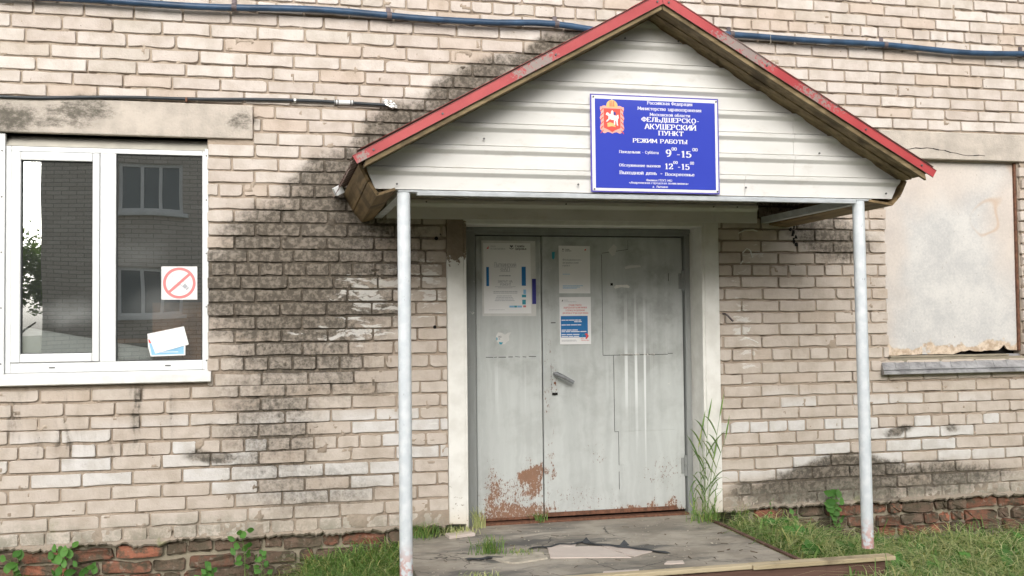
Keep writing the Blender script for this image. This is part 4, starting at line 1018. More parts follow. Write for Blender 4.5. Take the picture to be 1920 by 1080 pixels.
# ---------------------------------------------------------------- text
# a small serif stroke alphabet (cap height 10, lower case 7), each glyph: advance, strokes
def _p(s): return [[tuple(float(c) for c in q.split(',')) for q in l.split()] for l in s.split('|')]
_B = '0,5 4,5 5.5,4.2 6,2.7 5.5,.9 4,0 0,0'
GL = {
 'О': (7.6, '2,0 5.2,0 7.2,3 7.2,7 5.2,10 2,10 0,7 0,3 2,0'), 'С': (7.0, '6.6,8 6.2,9.4 4.6,10 2.4,10 .6,8 0,5.6 0,4.2 .6,2 2.4,0 4.8,0 6.8,1.6'),
 'Р': (6.4, '0,0 0,10|0,10 4,10 5.6,9 6,7.4 5.6,5.8 4,4.8 0,4.8'), 'Е': (5.8, '0,0 0,10|0,10 5.6,10 5.6,8.6|0,5.2 4,5.2|0,0 5.8,0 5.8,1.6'),
 'Ф': (8.6, '4.3,0 4.3,10|2,2 6.6,2 8.6,4.2 8.6,6 6.6,8.2 2,8.2 0,6 0,4.2 2,2'), 'Л': (7.4, '-.2,.6 .8,.2 1.8,3 2.2,10 7,10 7,0'),
 'Ь': (6.0, '0,10 0,0|' + _B), 'Ы': (8.8, '0,10 0,0|' + _B + '|8.6,0 8.6,10'), 'Б': (6.0, '0,10 0,0|0,10 5.4,10 5.4,8.6|' + _B),
 'В': (6.2, '0,0 0,10|0,10 3.8,10 5.4,9 5.4,6.4 4,5.3 0,5.3|3.8,5.3 5.8,4.4 6.2,2.7 5.6,.8 4,0 0,0'),
 'Д': (7.8, '1.2,0 2.2,4 2.6,10 6.6,10 6.6,0|-.4,-2 -.4,0 8,0 8,-2'), 'Ш': (10.4, '0,10 0,0|5,10 5,0|10,10 10,0|0,.3 10,.3'), 'Щ': (10.8, '0,10 0,0|5,10 5,0|10,10 10,0|0,.3 11,.3 11,-2'),
 'К': (7.0, '0,0 0,10|0,5 2.4,5 6.2,10|2.4,5 6.6,0'), 'А': (7.4, '-.2,0 3.4,10 4.0,10 7.6,0|1.4,3.2 6,3.2'), 'У': (7.0, '0,10 3.5,3.8|7,10 3.6,2 2.4,.3 .8,0'),
 'Й': (7.6, '0,10 0,0|7.2,10 7.2,0|.4,.8 6.8,9.2|2.4,12.6 3.6,11.8 4.8,12.6'), 'И': (7.6, '0,10 0,0|7.2,10 7.2,0|.4,.8 6.8,9.2'), 'П': (7.4, '0,0 0,10|7,0 7,10|0,9.7 7,9.7'), 'Н': (7.4, '0,0 0,10|7,0 7,10|0,5.1 7,5.1'),
 'Т': (6.8, '3.4,0 3.4,10|0,8.4 0,9.8 6.8,9.8 6.8,8.4'), 'Ж': (10.0, '5,0 5,10|.2,10 3,5.2 -.2,0|9.8,10 7,5.2 10.2,0|3,5.2 7,5.2'), 'М': (9.4, '0,0 .4,10 4.6,2 8.6,10 9,0'), 'Г': (5.8, '0,0 0,10|0,9.8 5.6,9.8 5.6,8.2'),
 'З': (6.0, '.2,8.4 1.4,10 4.2,10 5.4,8.6 5.2,6.4 3.8,5.3 2,5.3|3.8,5.3 5.6,4.2 5.8,2 4.4,0 1.6,0 0,1.6'), 'Э': (6.6, '0,8.4 1.6,10 4.4,10 6.4,7 6.4,3 4.4,0 1.6,0 0,1.6|2,5 6.4,5'),
 'Ю': (10.0, '0,0 0,10|0,5 3,5|4.8,0 8,0 9.8,3 9.8,7 8,10 4.8,10 3,7 3,3 4.8,0'), 'Я': (6.6, '6.2,0 6.2,10|6.2,10 2.2,10 .6,9 .2,7.4 .6,5.8 2.2,4.8 6.2,4.8|3.2,4.8 -.2,0'), 'Х': (7.2, '.2,10 6.8,0|6.8,10 .2,0'),
 'Ц': (8.0, '0,10 0,0|7,10 7,0|0,.3 8,.3 8,-2'), 'Ч': (6.8, '6.4,0 6.4,10|0,10 0,6.4 1,5 6.4,5.2'),
 'а': (5.4, '.4,5.6 1.4,7 3.8,7 4.8,5.8 4.8,0|4.8,4.2 1.2,3.6 0,2 .6,.4 2.2,0 4.8,1.4'), 'е': (5.6, '0,3.8 5.2,3.8 5,5.8 3.8,7 1.6,7 0,5 0,2 1.6,0 4,0 5.4,1.4'),
 'р': (5.8, '0,-3 0,7|0,6 1.4,7 3.8,7 5.4,5 5.4,2 3.8,0 1.4,0 0,1'), 'у': (5.6, '0,7 2.8,1|5.4,7 2.6,-2 1.4,-3 .2,-2.8'), 'б': (5.8, '5,10.4 4.4,9.6 1.4,9 .2,7 0,3 .6,1 1.8,0 4,0 5.4,2 5.4,4.4 4,6.2 1.4,6.2 .2,5'),
 'ф': (8.0, '4,-3 4,10|1.6,0 6.4,0 8,2 8,5 6.4,7 1.6,7 0,5 0,2 1.6,0'),
 '0': (6.2, '1.6,0 4.4,0 6,3 6,7 4.4,10 1.6,10 0,7 0,3 1.6,0'), '1': (4.4, '2.4,0 2.4,10 .4,8.8|.6,0 4.2,0'), '2': (6.2, '.2,7.8 1.2,9.8 4.6,10 5.8,8 5.4,6 0,.4 6,.4 6.2,1.8'),
 '5': (6.2, '5.6,9.8 1,9.8 .6,5.6 3.6,6.2 5.6,5 6,3 5.2,1 3.4,0 1.2,0 0,1.4'), '9': (6.2, '6,6.6 4.6,4.4 1.8,4.4 .2,6 .2,8.2 1.8,10 4.4,10 6,8 6,4 4.2,.8 1.2,0'),
 '-': (4.0, '.2,4 3.6,4'), '«': (5.6, '2.4,5.6 .4,3.6 2.4,1.6|5,5.6 3,3.6 5,1.6'), '»': (5.6, '.4,5.6 2.4,3.6 .4,1.6|3,5.6 5,3.6 3,1.6'), '.': (1.6, '.3,0 .9,0'), ' ': (3.2, '')}
for _c in 'вгджзиклмнопстхцчшщыьйэюя':
    w, s = GL[_c.upper()]
    GL[_c] = (w * .74, '|'.join(' '.join('%.2f,%.2f' % (float(q.split(',')[0]) * .74, float(q.split(',')[1]) * .70) for q in l.split()) for l in s.split('|')))
def text_quads(body, serif=True, bold=1.0):
    x = 0.0; Q = []
    for ch in body:
        w, s = GL[ch]
        if s:
            for pl in _p(s):
                n = len(pl)
                for i in range(n - 1):
                    a, b = pl[i], pl[i + 1]; dx, dy = b[0] - a[0], b[1] - a[1]; L = math.hypot(dx, dy) or 1
                    vert = abs(dy) / L; t = (0.45 + 0.55 * vert) * bold
                    ux, uy = dx / L, dy / L; e = t * .45; px, py = -uy * t, ux * t
                    ax, ay, bx, by = a[0] - ux * e, a[1] - uy * e, b[0] + ux * e, b[1] + uy * e
                    Q.append([(x + ax + px, ay + py), (x + ax - px, ay - py), (x + bx - px, by - py), (x + bx + px, by + py)])
                    if serif and vert > .8 and L > 3:
                        for k, (ex, ey) in ((0, a), (n - 2, b)):
                            if (k == 0 and i == 0 and (ex, ey) == a) or (i == n - 2 and (ex, ey) == b and (i or k or n == 2)):
                                if abs(ey) < .01 or ey in (7.0, 10.0, -3.0) : Q.append([(x + ex - 1.9, ey - .35), (x + ex + 1.9, ey - .35), (x + ex + 1.9, ey + .35), (x + ex - 1.9, ey + .35)])
        x += w + 2.3 + (bold - .75)
    return Q
def text(body, x0, x1, zc, h, y, mat, parent, bold=0.02, name='lettering', extra=None):
    """letters fitted between x0 and x1, body height h centred on zc"""
    Q = text_quads(body, serif=bold >= 0.012, bold=.75 + bold * 12)
    xs = [p[0] for q in Q for p in q]; lo, hi = min(xs), max(xs); zs = [p[1] for q in Q for p in q]
    k = (x1 - x0) / (hi - lo)
    if body == '-': kz = k; zm = 4.0
    else: kz = (h or k * 10) / 10.0; zm = 5.0
    mb = MB()
    for i, q in enumerate(Q):
        yy = y - .00003 * (i % 9)
        mb.add([(x0 + (a - lo) * k, yy, zc + (b - zm) * kz) for a, b in q], [(0, 1, 2, 3)])
    if extra:
        for e in extra: mb.box(*e)
    return mb.build(name, mat, parent)
# ---------------------------------------------------------------- the blue sign
SX0, SX1, SZ0, SZ1 = 1.593, 2.285, 1.990, 2.484
YG = YS - 0.004
sign = thing('clinic_sign', (1.94, YG, SZ0), 'blue enamel clinic sign in white border with Russian opening hours on the canopy', 'sign')
MB().box(SX0, SX1, YG - 0.004, YG, SZ0, SZ1).build('plate', 'sign_violet', sign, bevel=0.001)
MB().box(SX0 + .007, SX1 - .007, YG - 0.0050, YG - 0.0041, SZ0 + .007, SZ1 - .007).build('border', 'sign_white', sign)
MB().box(SX0 + .024, SX1 - .021, YG - 0.0060, YG - 0.0051, SZ0 + .021, SZ1 - .024).build('field', 'sign_blue', sign)
YT = YG - 0.0065
W_, H_ = SX1 - SX0, SZ1 - SZ0
def st(body, u0, u1, v, h, bold=0.03): text(body, SX0 + u0 * W_, SX0 + u1 * W_, SZ1 - v * H_, h * .88, YT, 'sign_white', sign, bold)
st('Российская Федерация', .435, .792, .071, .0175, .018); st('Министерство здравоохранения', .36, .862, .131, .0175, .018); st('Московской области', .454, .773, .190, .0165, .018)
st('ФЕЛЬДШЕРСКО-', .389, .841, .243, .0245); st('АКУШЕРСКИЙ', .41, .82, .315, .028); st('ПУНКТ', .518, .718, .380, .0245); st('РЕЖИМ РАБОТЫ', .319, .748, .464, .022)
st('Понедельник - Суббота', .214, .521, .583, .0150, .018); st('9', .576, .618, .585, .038, .03); st('00', .621, .662, .540, .0165); st('-15', .664, .778, .592, .034); st('00', .786, .827, .541, .0165)
st('Обслуживание вызовов', .214, .533, .720, .0150, .018); st('12', .569, .632, .722, .030); st('00', .633, .668, .680, .015); st('-15', .670, .762, .722, .030); st('00', .765, .797, .682, .015)
st('Выходной день', .214, .504, .795, .0185, .02); st('-', .532, .546, .800, .003); st('Воскресенье', .567, .798, .802, .0165, .02)
st('Филиал ГБУЗ МО', .42, .622, .868, .0115, .015); st('«Андреевская городская поликлиника»', .288, .750, .896, .0115, .012); st('д. Лыткино', .468, .589, .934, .0110, .015)
# the crest: crown, ribboned red shield, white horseman
def flat(poly, y, mat, name, parent=sign): return MB().prism(poly, y - 0.0004, y).build(name, mat, parent)
ex, ez = SX0 + .164 * W_, SZ1 - .245 * H_ ; es = 0.122
def EP(pts): return [(ex + a * es, ez + b * es) for a, b in pts]
rb_ = []
for i in range(40):
    a = 2 * PI * i / 40; r = 1 + 0.06 * math.cos(12 * a)
    x = max(-0.5, min(0.5, 0.66 * math.cos(a))) * r; z = max(-0.60, min(0.50, 0.80 * math.sin(a))) * r
    rb_.append((x, z))
flat(EP(rb_), YT + .0002, 'crest_pink', 'crest')
flat(EP([(-0.36, 0.40), (0.36, 0.40), (0.36, -0.40), (0.12, -0.50), (0, -0.58), (-0.12, -0.50), (-0.36, -0.40)]), YT - .0004, 'crest_red', 'crest')
rib = MB()
for s in (-1, 1):
    for k in range(6):
        z = 0.42 - k * 0.18; p = EP([(s * 0.38, z), (s * 0.50, z - .12), (s * 0.50, z - .17), (s * 0.38, z - .05)])
        rib.prism(p, YT - .0010, YT - .0006)
rib.build('crest', 'crest_red', sign)
cw = [(math.cos(a) * .25, math.sin(a) * .26 + 0.50) for a in [PI * i / 12 for i in range(13)]] + [(-.21, .44), (.21, .44)]
flat(EP(cw), YT - .0008, 'crest_gold', 'crest')
st_ = MB()
for dx in (-.08, 0, .08): st_.prism(EP([(dx - .02, .48), (dx + .02, .48), (dx + .015, .72), (dx - .015, .72)]), YT - .0016, YT - .0012)
st_.build('crest', 'crest_red', sign)
cx_ = MB().prism(EP([(-.02, .76), (.02, .76), (.02, .90), (-.02, .90)]), YT - .0012, YT - .0008).prism(EP([(-.06, .80), (.06, .80), (.06, .84), (-.06, .84)]), YT - .0018, YT - .0013)
cx_.build('crest', 'sign_white', sign)
horse = [(-.24, .22), (-.18, .24), (-.12, .18), (-.06, .16), (-.04, .27), (.01, .34), (.06, .27), (.06, .14), (.18, .10), (.27, .16), (.29, .02), (.25, -.04), (.24, -.20), (.26, -.30), (.20, -.30), (.18, -.14), (.14, -.08), (.13, -.28), (.07, -.28), (.08, -.08), (-.02, -.07), (-.10, -.04), (-.20, -.14), (-.26, -.16), (-.24, -.10), (-.16, -.02), (-.16, .08), (-.22, .12), (-.28, .14)]
flat(EP(horse), YT - .0010, 'sign_white', 'crest')
flat(EP([(.06, .26), (.14, .26), (.17, .14), (.08, .12)]), YT - .0018, 'print_navy', 'crest')
flat(EP([(-.22, -.22), (-.10, -.17), (.06, -.22), (.16, -.36), (-.02, -.33), (-.20, -.37)]), YT - .0020, 'crest_gold', 'crest')
sc = MB()
for x in (SX0 + .016, SX1 - .014):
    for z in (SZ0 + .014, SZ1 - .016): sc.tube([(x, YT + .001, z), (x, YT - .004, z)], 0.0042, 10)
stuff(sc.build('screw', 'screw_grey', sign))

# ---------------------------------------------------------------- notices on the door
def bars(mb, x0, x1, z, h, y, seed, words=6, justify=False):
    r = random.Random(seed); n = words; x = x0; tot = x1 - x0
    ws = [r.uniform(.5, 1.4) for _ in range(n)]; k = tot / (sum(ws) + 0.10 * (n - 1))
    for w in ws:
        mb.box(x, x + w * k, y - .0002, y, z - h / 2, z + h / 2); x += (w + .10) * k
yn = 0.1945
n1 = thing('door_notice', (1.48, yn, 1.382), 'large white closed-for-repair notice in a sleeve on the narrow left door leaf', 'notice')
MB().prism([(1.307, 1.852), (1.650, 1.850), (1.652, 1.383), (1.310, 1.386)], yn - .001, yn).build('backing_sheet', 'paper_worn', n1)
MB().prism([(1.318, 1.836), (1.618, 1.836), (1.620, 1.400), (1.321, 1.402)], yn - .0018, yn - .0012).build('paper', 'paper_white', n1)
ya = yn - .0021
text('НАША', 1.362, 1.398, 1.816, .0095, ya, 'print_grey', n1, .0); text('ПОЛИКЛИНИКА', 1.362, 1.458, 1.800, .0095, ya, 'print_grey', n1, .0)
MB().prism([(1.338, 1.800), (1.352, 1.800), (1.352, 1.818), (1.345, 1.808)], ya - .0003, ya).build('logo', 'print_red', n1)
text('Служба', 1.520, 1.580, 1.818, .013, ya, 'print_dark', n1, .03); text('здоровья', 1.520, 1.592, 1.802, .013, ya, 'print_dark', n1, .03)
lg = MB().prism([(1.490, 1.825), (1.497, 1.820), (1.504, 1.825), (1.508, 1.818), (1.497, 1.806), (1.486, 1.818)], ya - .0003, ya)
for i in range(6):
    a0, a1 = PI + PI * i / 6, PI + PI * (i + 1) / 6
    lg.prism([(1.497 + .014 * math.cos(a0), 1.808 + .010 * math.sin(a0)), (1.497 + .014 * math.cos(a1), 1.808 + .010 * math.sin(a1)), (1.497 + .010 * math.cos(a1), 1.808 + .006 * math.sin(a1)), (1.497 + .010 * math.cos(a0), 1.808 + .006 * math.sin(a0))], ya - .0003, ya)
lg.build('logo', 'print_dark', n1)
text('Лыткинский', 1.385, 1.526, 1.704, .026, ya, 'print_grey', n1, .0, extra=[(1.385, 1.526, ya - .0002, ya, 1.686, 1.688)])
text('ФАП', 1.425, 1.485, 1.673, .020, ya, 'print_grey', n1, .0, extra=[(1.425, 1.485, ya - .0002, ya, 1.659, 1.661)])
text('ЗАКРЫТ НА', 1.408, 1.502, 1.599, .0135, ya, 'print_grey', n1, .02); text('РЕМОНТ', 1.422, 1.492, 1.580, .0135, ya, 'print_grey', n1, .02)
bb = MB(); bars(bb, 1.417, 1.490, 1.634, .006, ya, 1, 4)
for i, z in enumerate((1.566, 1.559)): bars(bb, 1.39 + .02 * i, 1.52 - .02 * i, z, .0024, ya, i + 4, 8)
for i, z in enumerate((1.537, 1.527)): bars(bb, 1.380, 1.532, z, .0035, ya, i + 8, 9)
for i, z in enumerate((1.509, 1.499, 1.490, 1.480)): bars(bb, 1.40 - .004 * i, 1.495 + .006 * i, z, .0035, ya, i + 12, 6)
bars(bb, 1.35, 1.45, 1.424, .002, ya, 40, 7); bb.build('print_lines', 'print_grey', n1)
MB().box(1.336, 1.353, ya - .0003, ya, 1.570, 1.688).build('print_block', 'print_blue', n1); MB().box(1.560, 1.587, ya - .0003, ya, 1.572, 1.690).build('print_block', 'print_blue', n1)
MB().box(1.626, 1.651, ya - .0003, ya + .0006, 1.458, 1.615).build('print_block', 'print_navy', n1)
for q in ((1.560, 1.587, 1.500, 1.517), (1.562, 1.585, 1.456, 1.485), (1.512, 1.528, 1.437, 1.449)): MB().box(q[0], q[1], ya - .0003, ya, q[2], q[3]).build('print_block', 'print_teal', n1)
for q in ((1.570, 1.587, 1.520, 1.548), (1.480, 1.5115, 1.437, 1.449), (1.530, 1.560, 1.437, 1.449)): MB().box(q[0], q[1], ya - .0003, ya, q[2], q[3]).build('print_block', 'print_skyblue', n1)
MB().box(1.568, 1.586, ya - .0003, ya, 1.438, 1.450).build('print_block', 'print_redsoft', n1)

yn = 0.1905
n2 = thing('door_notice', (1.9, yn, 1.524), 'white sheet with pale lettering, the upper of two on the wide door leaf', 'notice')
MB().prism([(1.799, 1.823), (2.005, 1.821), (2.004, 1.523), (1.800, 1.524)], yn - .001, yn).build('paper', 'paper_white', n2)
ya = yn - .0013
text('Служба', 1.840, 1.870, 1.800, .006, ya, 'print_dark', n2, .02); text('здоровья', 1.840, 1.882, 1.791, .006, ya, 'print_dark', n2, .02)
MB().prism([(1.822, 1.803), (1.833, 1.803), (1.8275, 1.792)], ya - .0003, ya).box(1.822, 1.833, ya - .0003, ya, 1.787, 1.789).build('logo', 'print_dark', n2)
MB().prism([(1.968, 1.791), (1.980, 1.795), (1.978, 1.803), (1.970, 1.800)], ya - .0003, ya).build('logo', 'print_red', n2)
text('Фельдшерско-', 1.824, 1.950, 1.735, .012, ya, 'print_grey', n2, .01); text('акушерский', 1.824, 1.928, 1.717, .012, ya, 'print_grey', n2, .01); text('пункт', 1.824, 1.872, 1.699, .012, ya, 'print_grey', n2, .01)
bb = MB(); bars(bb, 1.824, 1.872, 1.644, .003, ya, 60, 3)
for i, z in enumerate((1.571, 1.563, 1.556)): bars(bb, 1.824, 1.955 - .02 * i, z, .0035, ya, 61 + i, 9)
bb.build('print_lines', 'print_skyblue', n2)

n3 = thing('door_notice', (1.9, yn, 1.205), 'holiday timetable with red heading and blue block, lower sheet on the wide leaf', 'notice')
MB().prism([(1.800, 1.500), (2.006, 1.501), (2.004, 1.204), (1.802, 1.205)], yn - .001, yn).build('paper', 'paper_white', n3)
MB().box(1.808, 1.984, ya - .0003, ya, 1.248, 1.382).build('print_block', 'print_blue', n3)
MB().prism([(1.814, 1.474), (1.824, 1.474), (1.824, 1.486)], ya - .0003, ya).build('logo', 'print_dark', n3)
text('НАША', 1.830, 1.858, 1.481, .006, ya, 'print_grey', n3, 0); text('ПОЛИКЛИНИКА', 1.830, 1.912, 1.471, .005, ya, 'print_grey', n3, 0)
text('ГРАФИК РАБОТЫ', 1.860, 1.944, 1.450, .0095, ya, 'print_redsoft', n3, .03); text('АНДРЕЕВСКОЙ ПОЛИКЛИНИКИ', 1.826, 1.980, 1.434, .0095, ya, 'print_redsoft', n3, .03)
text('В ПЕРИОД ПРАЗДНОВАНИЯ', 1.840, 1.966, 1.417, .0090, ya, 'print_redsoft', n3, .03); text('ДНЯ ВЕСНЫ И ТРУДА И ДНЯ ПОБЕДЫ', 1.820, 1.988, 1.400, .0090, ya, 'print_redsoft', n3, .03)
bb = MB(); yb_ = ya - .0005
for (x0, x1, z, n_) in ((1.812, 1.940, 1.356, 5), (1.895, 1.945, 1.346, 2), (1.812, 1.940, 1.326, 4), (1.812, 1.918, 1.294, 3), (1.812, 1.974, 1.284, 4), (1.812, 1.928, 1.266, 3), (1.812, 1.926, 1.254, 3)): bars(bb, x0, x1, z, .0055, yb_, int(z * 999), n_)
bb.build('print_lines', 'sign_white', n3)
bb = MB(); bars(bb, 1.812, 1.905, 1.231, .003, ya, 70, 7); bars(bb, 1.812, 1.912, 1.225, .003, ya, 71, 7); bb.build('print_lines', 'print_grey', n3)
MB().prism([(1.962, 1.268), (1.976, 1.274), (1.990, 1.256), (1.976, 1.236), (1.966, 1.240), (1.974, 1.256)], ya - .0009, ya - .0005).build('emblem', 'print_red', n3)
MB().box(1.944, 1.962, ya - .0009, ya - .0005, 1.262, 1.267).box(1.944, 1.949, ya - .0009, ya - .0005, 1.246, 1.2615).build('emblem', 'print_teal', n3)
text('ЛЕТ', 1.938, 1.958, 1.240, .007, ya - .0006, 'print_redsoft', n3, .03); text('ПОБЕДЫ', 1.940, 1.992, 1.229, .006, ya, 'print_redsoft', n3, .03)

# torn sticker on the left leaf and sticker scraps on the right one
ts = thing('torn_sticker', (1.44, 0.199, 1.2), 'torn white and turquoise sticker left on the narrow door leaf', 'sticker')
MB().prism([(1.395, 1.262), (1.408, 1.285), (1.43, 1.283), (1.452, 1.270), (1.470, 1.282), (1.492, 1.285), (1.476, 1.262), (1.478, 1.235), (1.462, 1.225), (1.45, 1.212), (1.415, 1.212), (1.398, 1.232)], 0.1972, 0.1978).build('paper', 'paper_worn', ts)
MB().prism([(1.396, 1.255), (1.404, 1.252), (1.404, 1.238), (1.398, 1.234)], 0.1966, 0.1970).prism([(1.412, 1.226), (1.440, 1.222), (1.428, 1.210), (1.416, 1.212)], 0.1966, 0.1970).build('print_block', 'print_teal', ts)
text('НО', 1.408, 1.428, 1.258, .010, 0.1968, 'print_dark', ts, .02); text('Л', 1.410, 1.420, 1.244, .010, 0.1968, 'print_dark', ts, .02)
s2 = MB().prism([(1.756, 1.782), (1.776, 1.784), (1.774, 1.748), (1.766, 1.736), (1.757, 1.742)], 0.1926, 0.1932).build('sticker_scrap', ['print_teal'])
tag(s2, 'small torn teal sticker left of the upper sheet on the wide door leaf', 'sticker')
s3 = MB().prism([(2.125, 1.795), (2.165, 1.835), (2.185, 1.815), (2.172, 1.765), (2.150, 1.760)], 0.1922, 0.1930).build('tape_scrap', ['paper_worn'])
tag(s3, 'grey tape scrap near the top of the wide door leaf', 'tape')
s4 = MB().prism([(2.160, 1.562), (2.175, 1.575), (2.25, 1.578), (2.268, 1.566), (2.262, 1.556), (2.21, 1.562), (2.17, 1.552)], 0.1920, 0.1928).build('tape_scrap', ['white_paint_streak'])
tag(s4, 'torn white tape strip beside the square hole in the wide door leaf', 'tape')
s5 = MB().prism([(2.235, 1.69), (2.26, 1.700), (2.34, 1.702), (2.345, 1.690), (2.28, 1.684), (2.24, 1.676)], 0.1920, 0.1926).build('tape_scrap', ['paper_worn'])
tag(s5, 'faint tape remnant high on the right part of the wide door leaf', 'tape')

# ---------------------------------------------------------------- in the window
nsg = thing('no_smoking_sign', (-0.455, 0.045, 1.49), 'square no smoking sticker with red ring on the right window pane', 'sign')
MB().box(-0.552, -0.360, 0.0485, 0.0495, 1.492, 1.678).build('sheet', 'paper_white', nsg)
cx0, cz0, r0, r1 = -0.456, 1.585, 0.088, 0.072
ring = MB()
for i in range(40):
    a0, a1 = 2 * PI * i / 40, 2 * PI * (i + 1) / 40
    ring.prism([(cx0 + r0 * math.cos(a0), cz0 + r0 * math.sin(a0)), (cx0 + r0 * math.cos(a1), cz0 + r0 * math.sin(a1)), (cx0 + r1 * math.cos(a1), cz0 + r1 * math.sin(a1)), (cx0 + r1 * math.cos(a0), cz0 + r1 * math.sin(a0))], 0.0478, 0.0483)
ring.build('ring', 'print_redsoft', nsg)
def bar(mb, a, b, w, y):
    d = Vector((b[0] - a[0], b[1] - a[1])).normalized() * w; p = (-d.y, d.x)
    mb.prism([(a[0] + p[0], a[1] + p[1]), (a[0] - p[0], a[1] - p[1]), (b[0] - p[0], b[1] - p[1]), (b[0] + p[0], b[1] + p[1])], y - .0004, y)
mb = MB(); bar(mb, (cx0 - .056, cz0 - .052), (cx0 + .056, cz0 + .052), .0075, 0.0470); mb.build('slash', 'print_redsoft', nsg)
mb = MB()
for o_ in (.012, -.012): bar(mb, (cx0 - .032 + o_ * .7, cz0 + .045 + o_ * .7), (cx0 + .026 + o_ * .7, cz0 - .012 + o_ * .7), .0012, 0.0481)
bar(mb, (cx0 - .040, cz0 + .037), (cx0 - .024, cz0 + .053), .0012, 0.0481); bar(mb, (cx0 + .022, cz0 - .010), (cx0 + .038, cz0 - .026), .011, 0.0481); bar(mb, (cx0 + .040, cz0 - .028), (cx0 + .046, cz0 - .034), .010, 0.0481)
for cxx, czz, rr_ in ((cx0 - .038, cz0 - .010, .014), (cx0 - .022, cz0 - .022, .012), (cx0 + .002, cz0 - .022, .010)):
    for i in range(9):
        a0, a1 = PI * 1.6 * i / 9 + .6, PI * 1.6 * (i + 1) / 9 + .6; bar(mb, (cxx + rr_ * math.cos(a0), czz + rr_ * math.sin(a0)), (cxx + rr_ * math.cos(a1), czz + rr_ * math.sin(a1)), .0007, 0.0481)
mb.build('cigarette', 'print_grey', nsg)
lv = thing('leaflet', (-0.51, 0.062, 1.175), 'blue and white leaflet stuck low on the right window pane', 'leaflet')
MB().prism([(-0.626, 1.303), (-0.470, 1.30), (-0.424, 1.236), (-0.424, 1.180), (-0.608, 1.176), (-0.622, 1.228)], 0.0490, 0.0495).build('paper', 'paper_white', lv)
MB().prism([(-0.617, 1.250), (-0.432, 1.250), (-0.432, 1.187), (-0.603, 1.184)], 0.0484, 0.0488).build('print_block', 'print_skyblue', lv)
MB().prism([(-0.622, 1.272), (-0.598, 1.262), (-0.592, 1.246), (-0.617, 1.252)], 0.0478, 0.0482).build('print_block', 'print_red', lv)
MB().box(-0.572, -0.462, 0.0478, 0.0482, 1.198, 1.2015).build('print_lines', 'sign_white', lv)
fp = MB().prism([(-0.625, 1.302), (-0.432, 1.342), (-0.405, 1.240), (-0.583, 1.192)], 0.0455, 0.0460).build('folded_paper', ['paper_white'])
tag(fp, 'blank tilted white paper covering part of the blue leaflet in the window', 'paper')
cp = MB().box(-0.610, -0.25, 0.155, 0.173, 1.151, 1.478).build('orange_panel', ['orange_board'], bevel=0.002)
tag(cp, 'orange-brown board standing on the sill behind the papers', 'board')
pr = MB().add([(-1.300, 0.074, 1.362), (-1.292, 0.062, 1.152), (-0.60, 0.062, 1.152), (-0.606, 0.070, 1.226), (-1.300, 0.075, 1.362), (-1.30, 0.20, 1.30), (-0.606, 0.17, 1.19), (-0.60, 0.17, 1.152), (-1.292, 0.2, 1.152)],
              [(0, 1, 2, 3), (0, 3, 6, 5), (5, 6, 7, 8), (1, 8, 7, 2), (0, 5, 8, 1), (3, 2, 7, 6)]).build('paper_roll', ['paper_white'], bevel=0.02)
tag(pr, 'long roll of white paper lying on the window sill behind the glass', 'paper roll')
tb = thing('wooden_table', (-0.9, 0.75, 0.4), 'plain wooden table inside the room behind the window', 'table')
MB().box(-1.3, -0.3, 0.5, 1.0, 1.245, 1.268).build('table_top', 'orange_board', tb)
for x in (-1.27, -.36):
    for y in (0.53, .94): MB().box(x, x + .04, y, y + .04, 0.40, 1.2445).build('leg', 'orange_board', tb)

# ---------------------------------------------------------------- pipe and cables on the wall
pp = thing('blue_pipe', (1.9, -0.05, 3.13), 'long blue water pipe on metal brackets running across the top of the wall', 'pipe')
pts = []
for i in range(90):
    x = -3.5 + i * 10.8 / 89
    z = 3.138 + 0.010 * math.sin(x * 2.3 + .5) + 0.006 * math.sin(x * 5.1)
    if 1.4 < x < 2.0: z += 0.018 * math.sin((x - 1.4) / .6 * PI)
    pts.append((x, -0.048 + .003 * math.sin(x * 3), z))
MB().tube(pts, 0.0190, 14).build('tube', 'pipe_blue', pp, smooth=True)
for x in (-1.2, -0.155, 0.720, 1.735, 2.885, 3.975, 5.045, 5.9):
    z = min(pts, key=lambda p: abs(p[0] - x))[2]
    MB().box(x - .014, x + .014, -0.010, -0.005, z + .005, z + .060).tube([(x - .014, -0.048, z), (x + .014, -0.048, z)], 0.0225, 14).box(x - .013, x + .013, -0.05, -0.004, z + .014, z + .022).build('bracket', 'bracket_metal', pp, bevel=0.0015)
MB().tube([(3.15, -0.05, 3.165), (3.145, -0.068, 3.15), (3.148, -0.06, 3.11), (3.15, -0.03, 3.105)], 0.0022, 6).build('wire_tie', 'rubble_pale', pp)
cb = thing('black_cable', (-0.3, -0.02, 2.6), 'thin black cable above the left lintel ending in a twist of foil', 'cable')
pts = []
for i in range(50):
    x = -3.5 + i * (0.705 + 3.5) / 49
    z = 2.590 + (0.036 if x > -.1 else 0.036 * max(0, (x + 1.2) / 1.1)) + 0.004 * math.sin(x * 6)
    pts.append((x, -0.020, z))
MB().tube(pts, 0.0092, 10).build('sheath', 'cable_black', cb, smooth=True)
MB().tube([(0.405, -0.020, 2.626), (0.515, -0.020, 2.629)], 0.0135, 12).build('connector', 'pvc_white', cb, smooth=True)
for x in (0.409, 0.424, 0.497, 0.511): MB().tube([(x - .003, -.02, 2.6275), (x + .003, -.02, 2.6275)], 0.0155, 12).build('clamp_ring', 'screw_grey', cb)
MB().tube([(0.180 - .006, -.02, 2.626), (0.186, -.02, 2.626)], 0.0135, 12).build('clip', 'foil', cb)
MB().box(-0.420, -0.408, -0.031, -0.004, 2.596, 2.62).build('clip', 'rusty_metal', cb, bevel=.002)
fo = bmesh.new(); bmesh.ops.create_icosphere(fo, subdivisions=3, radius=1.0)
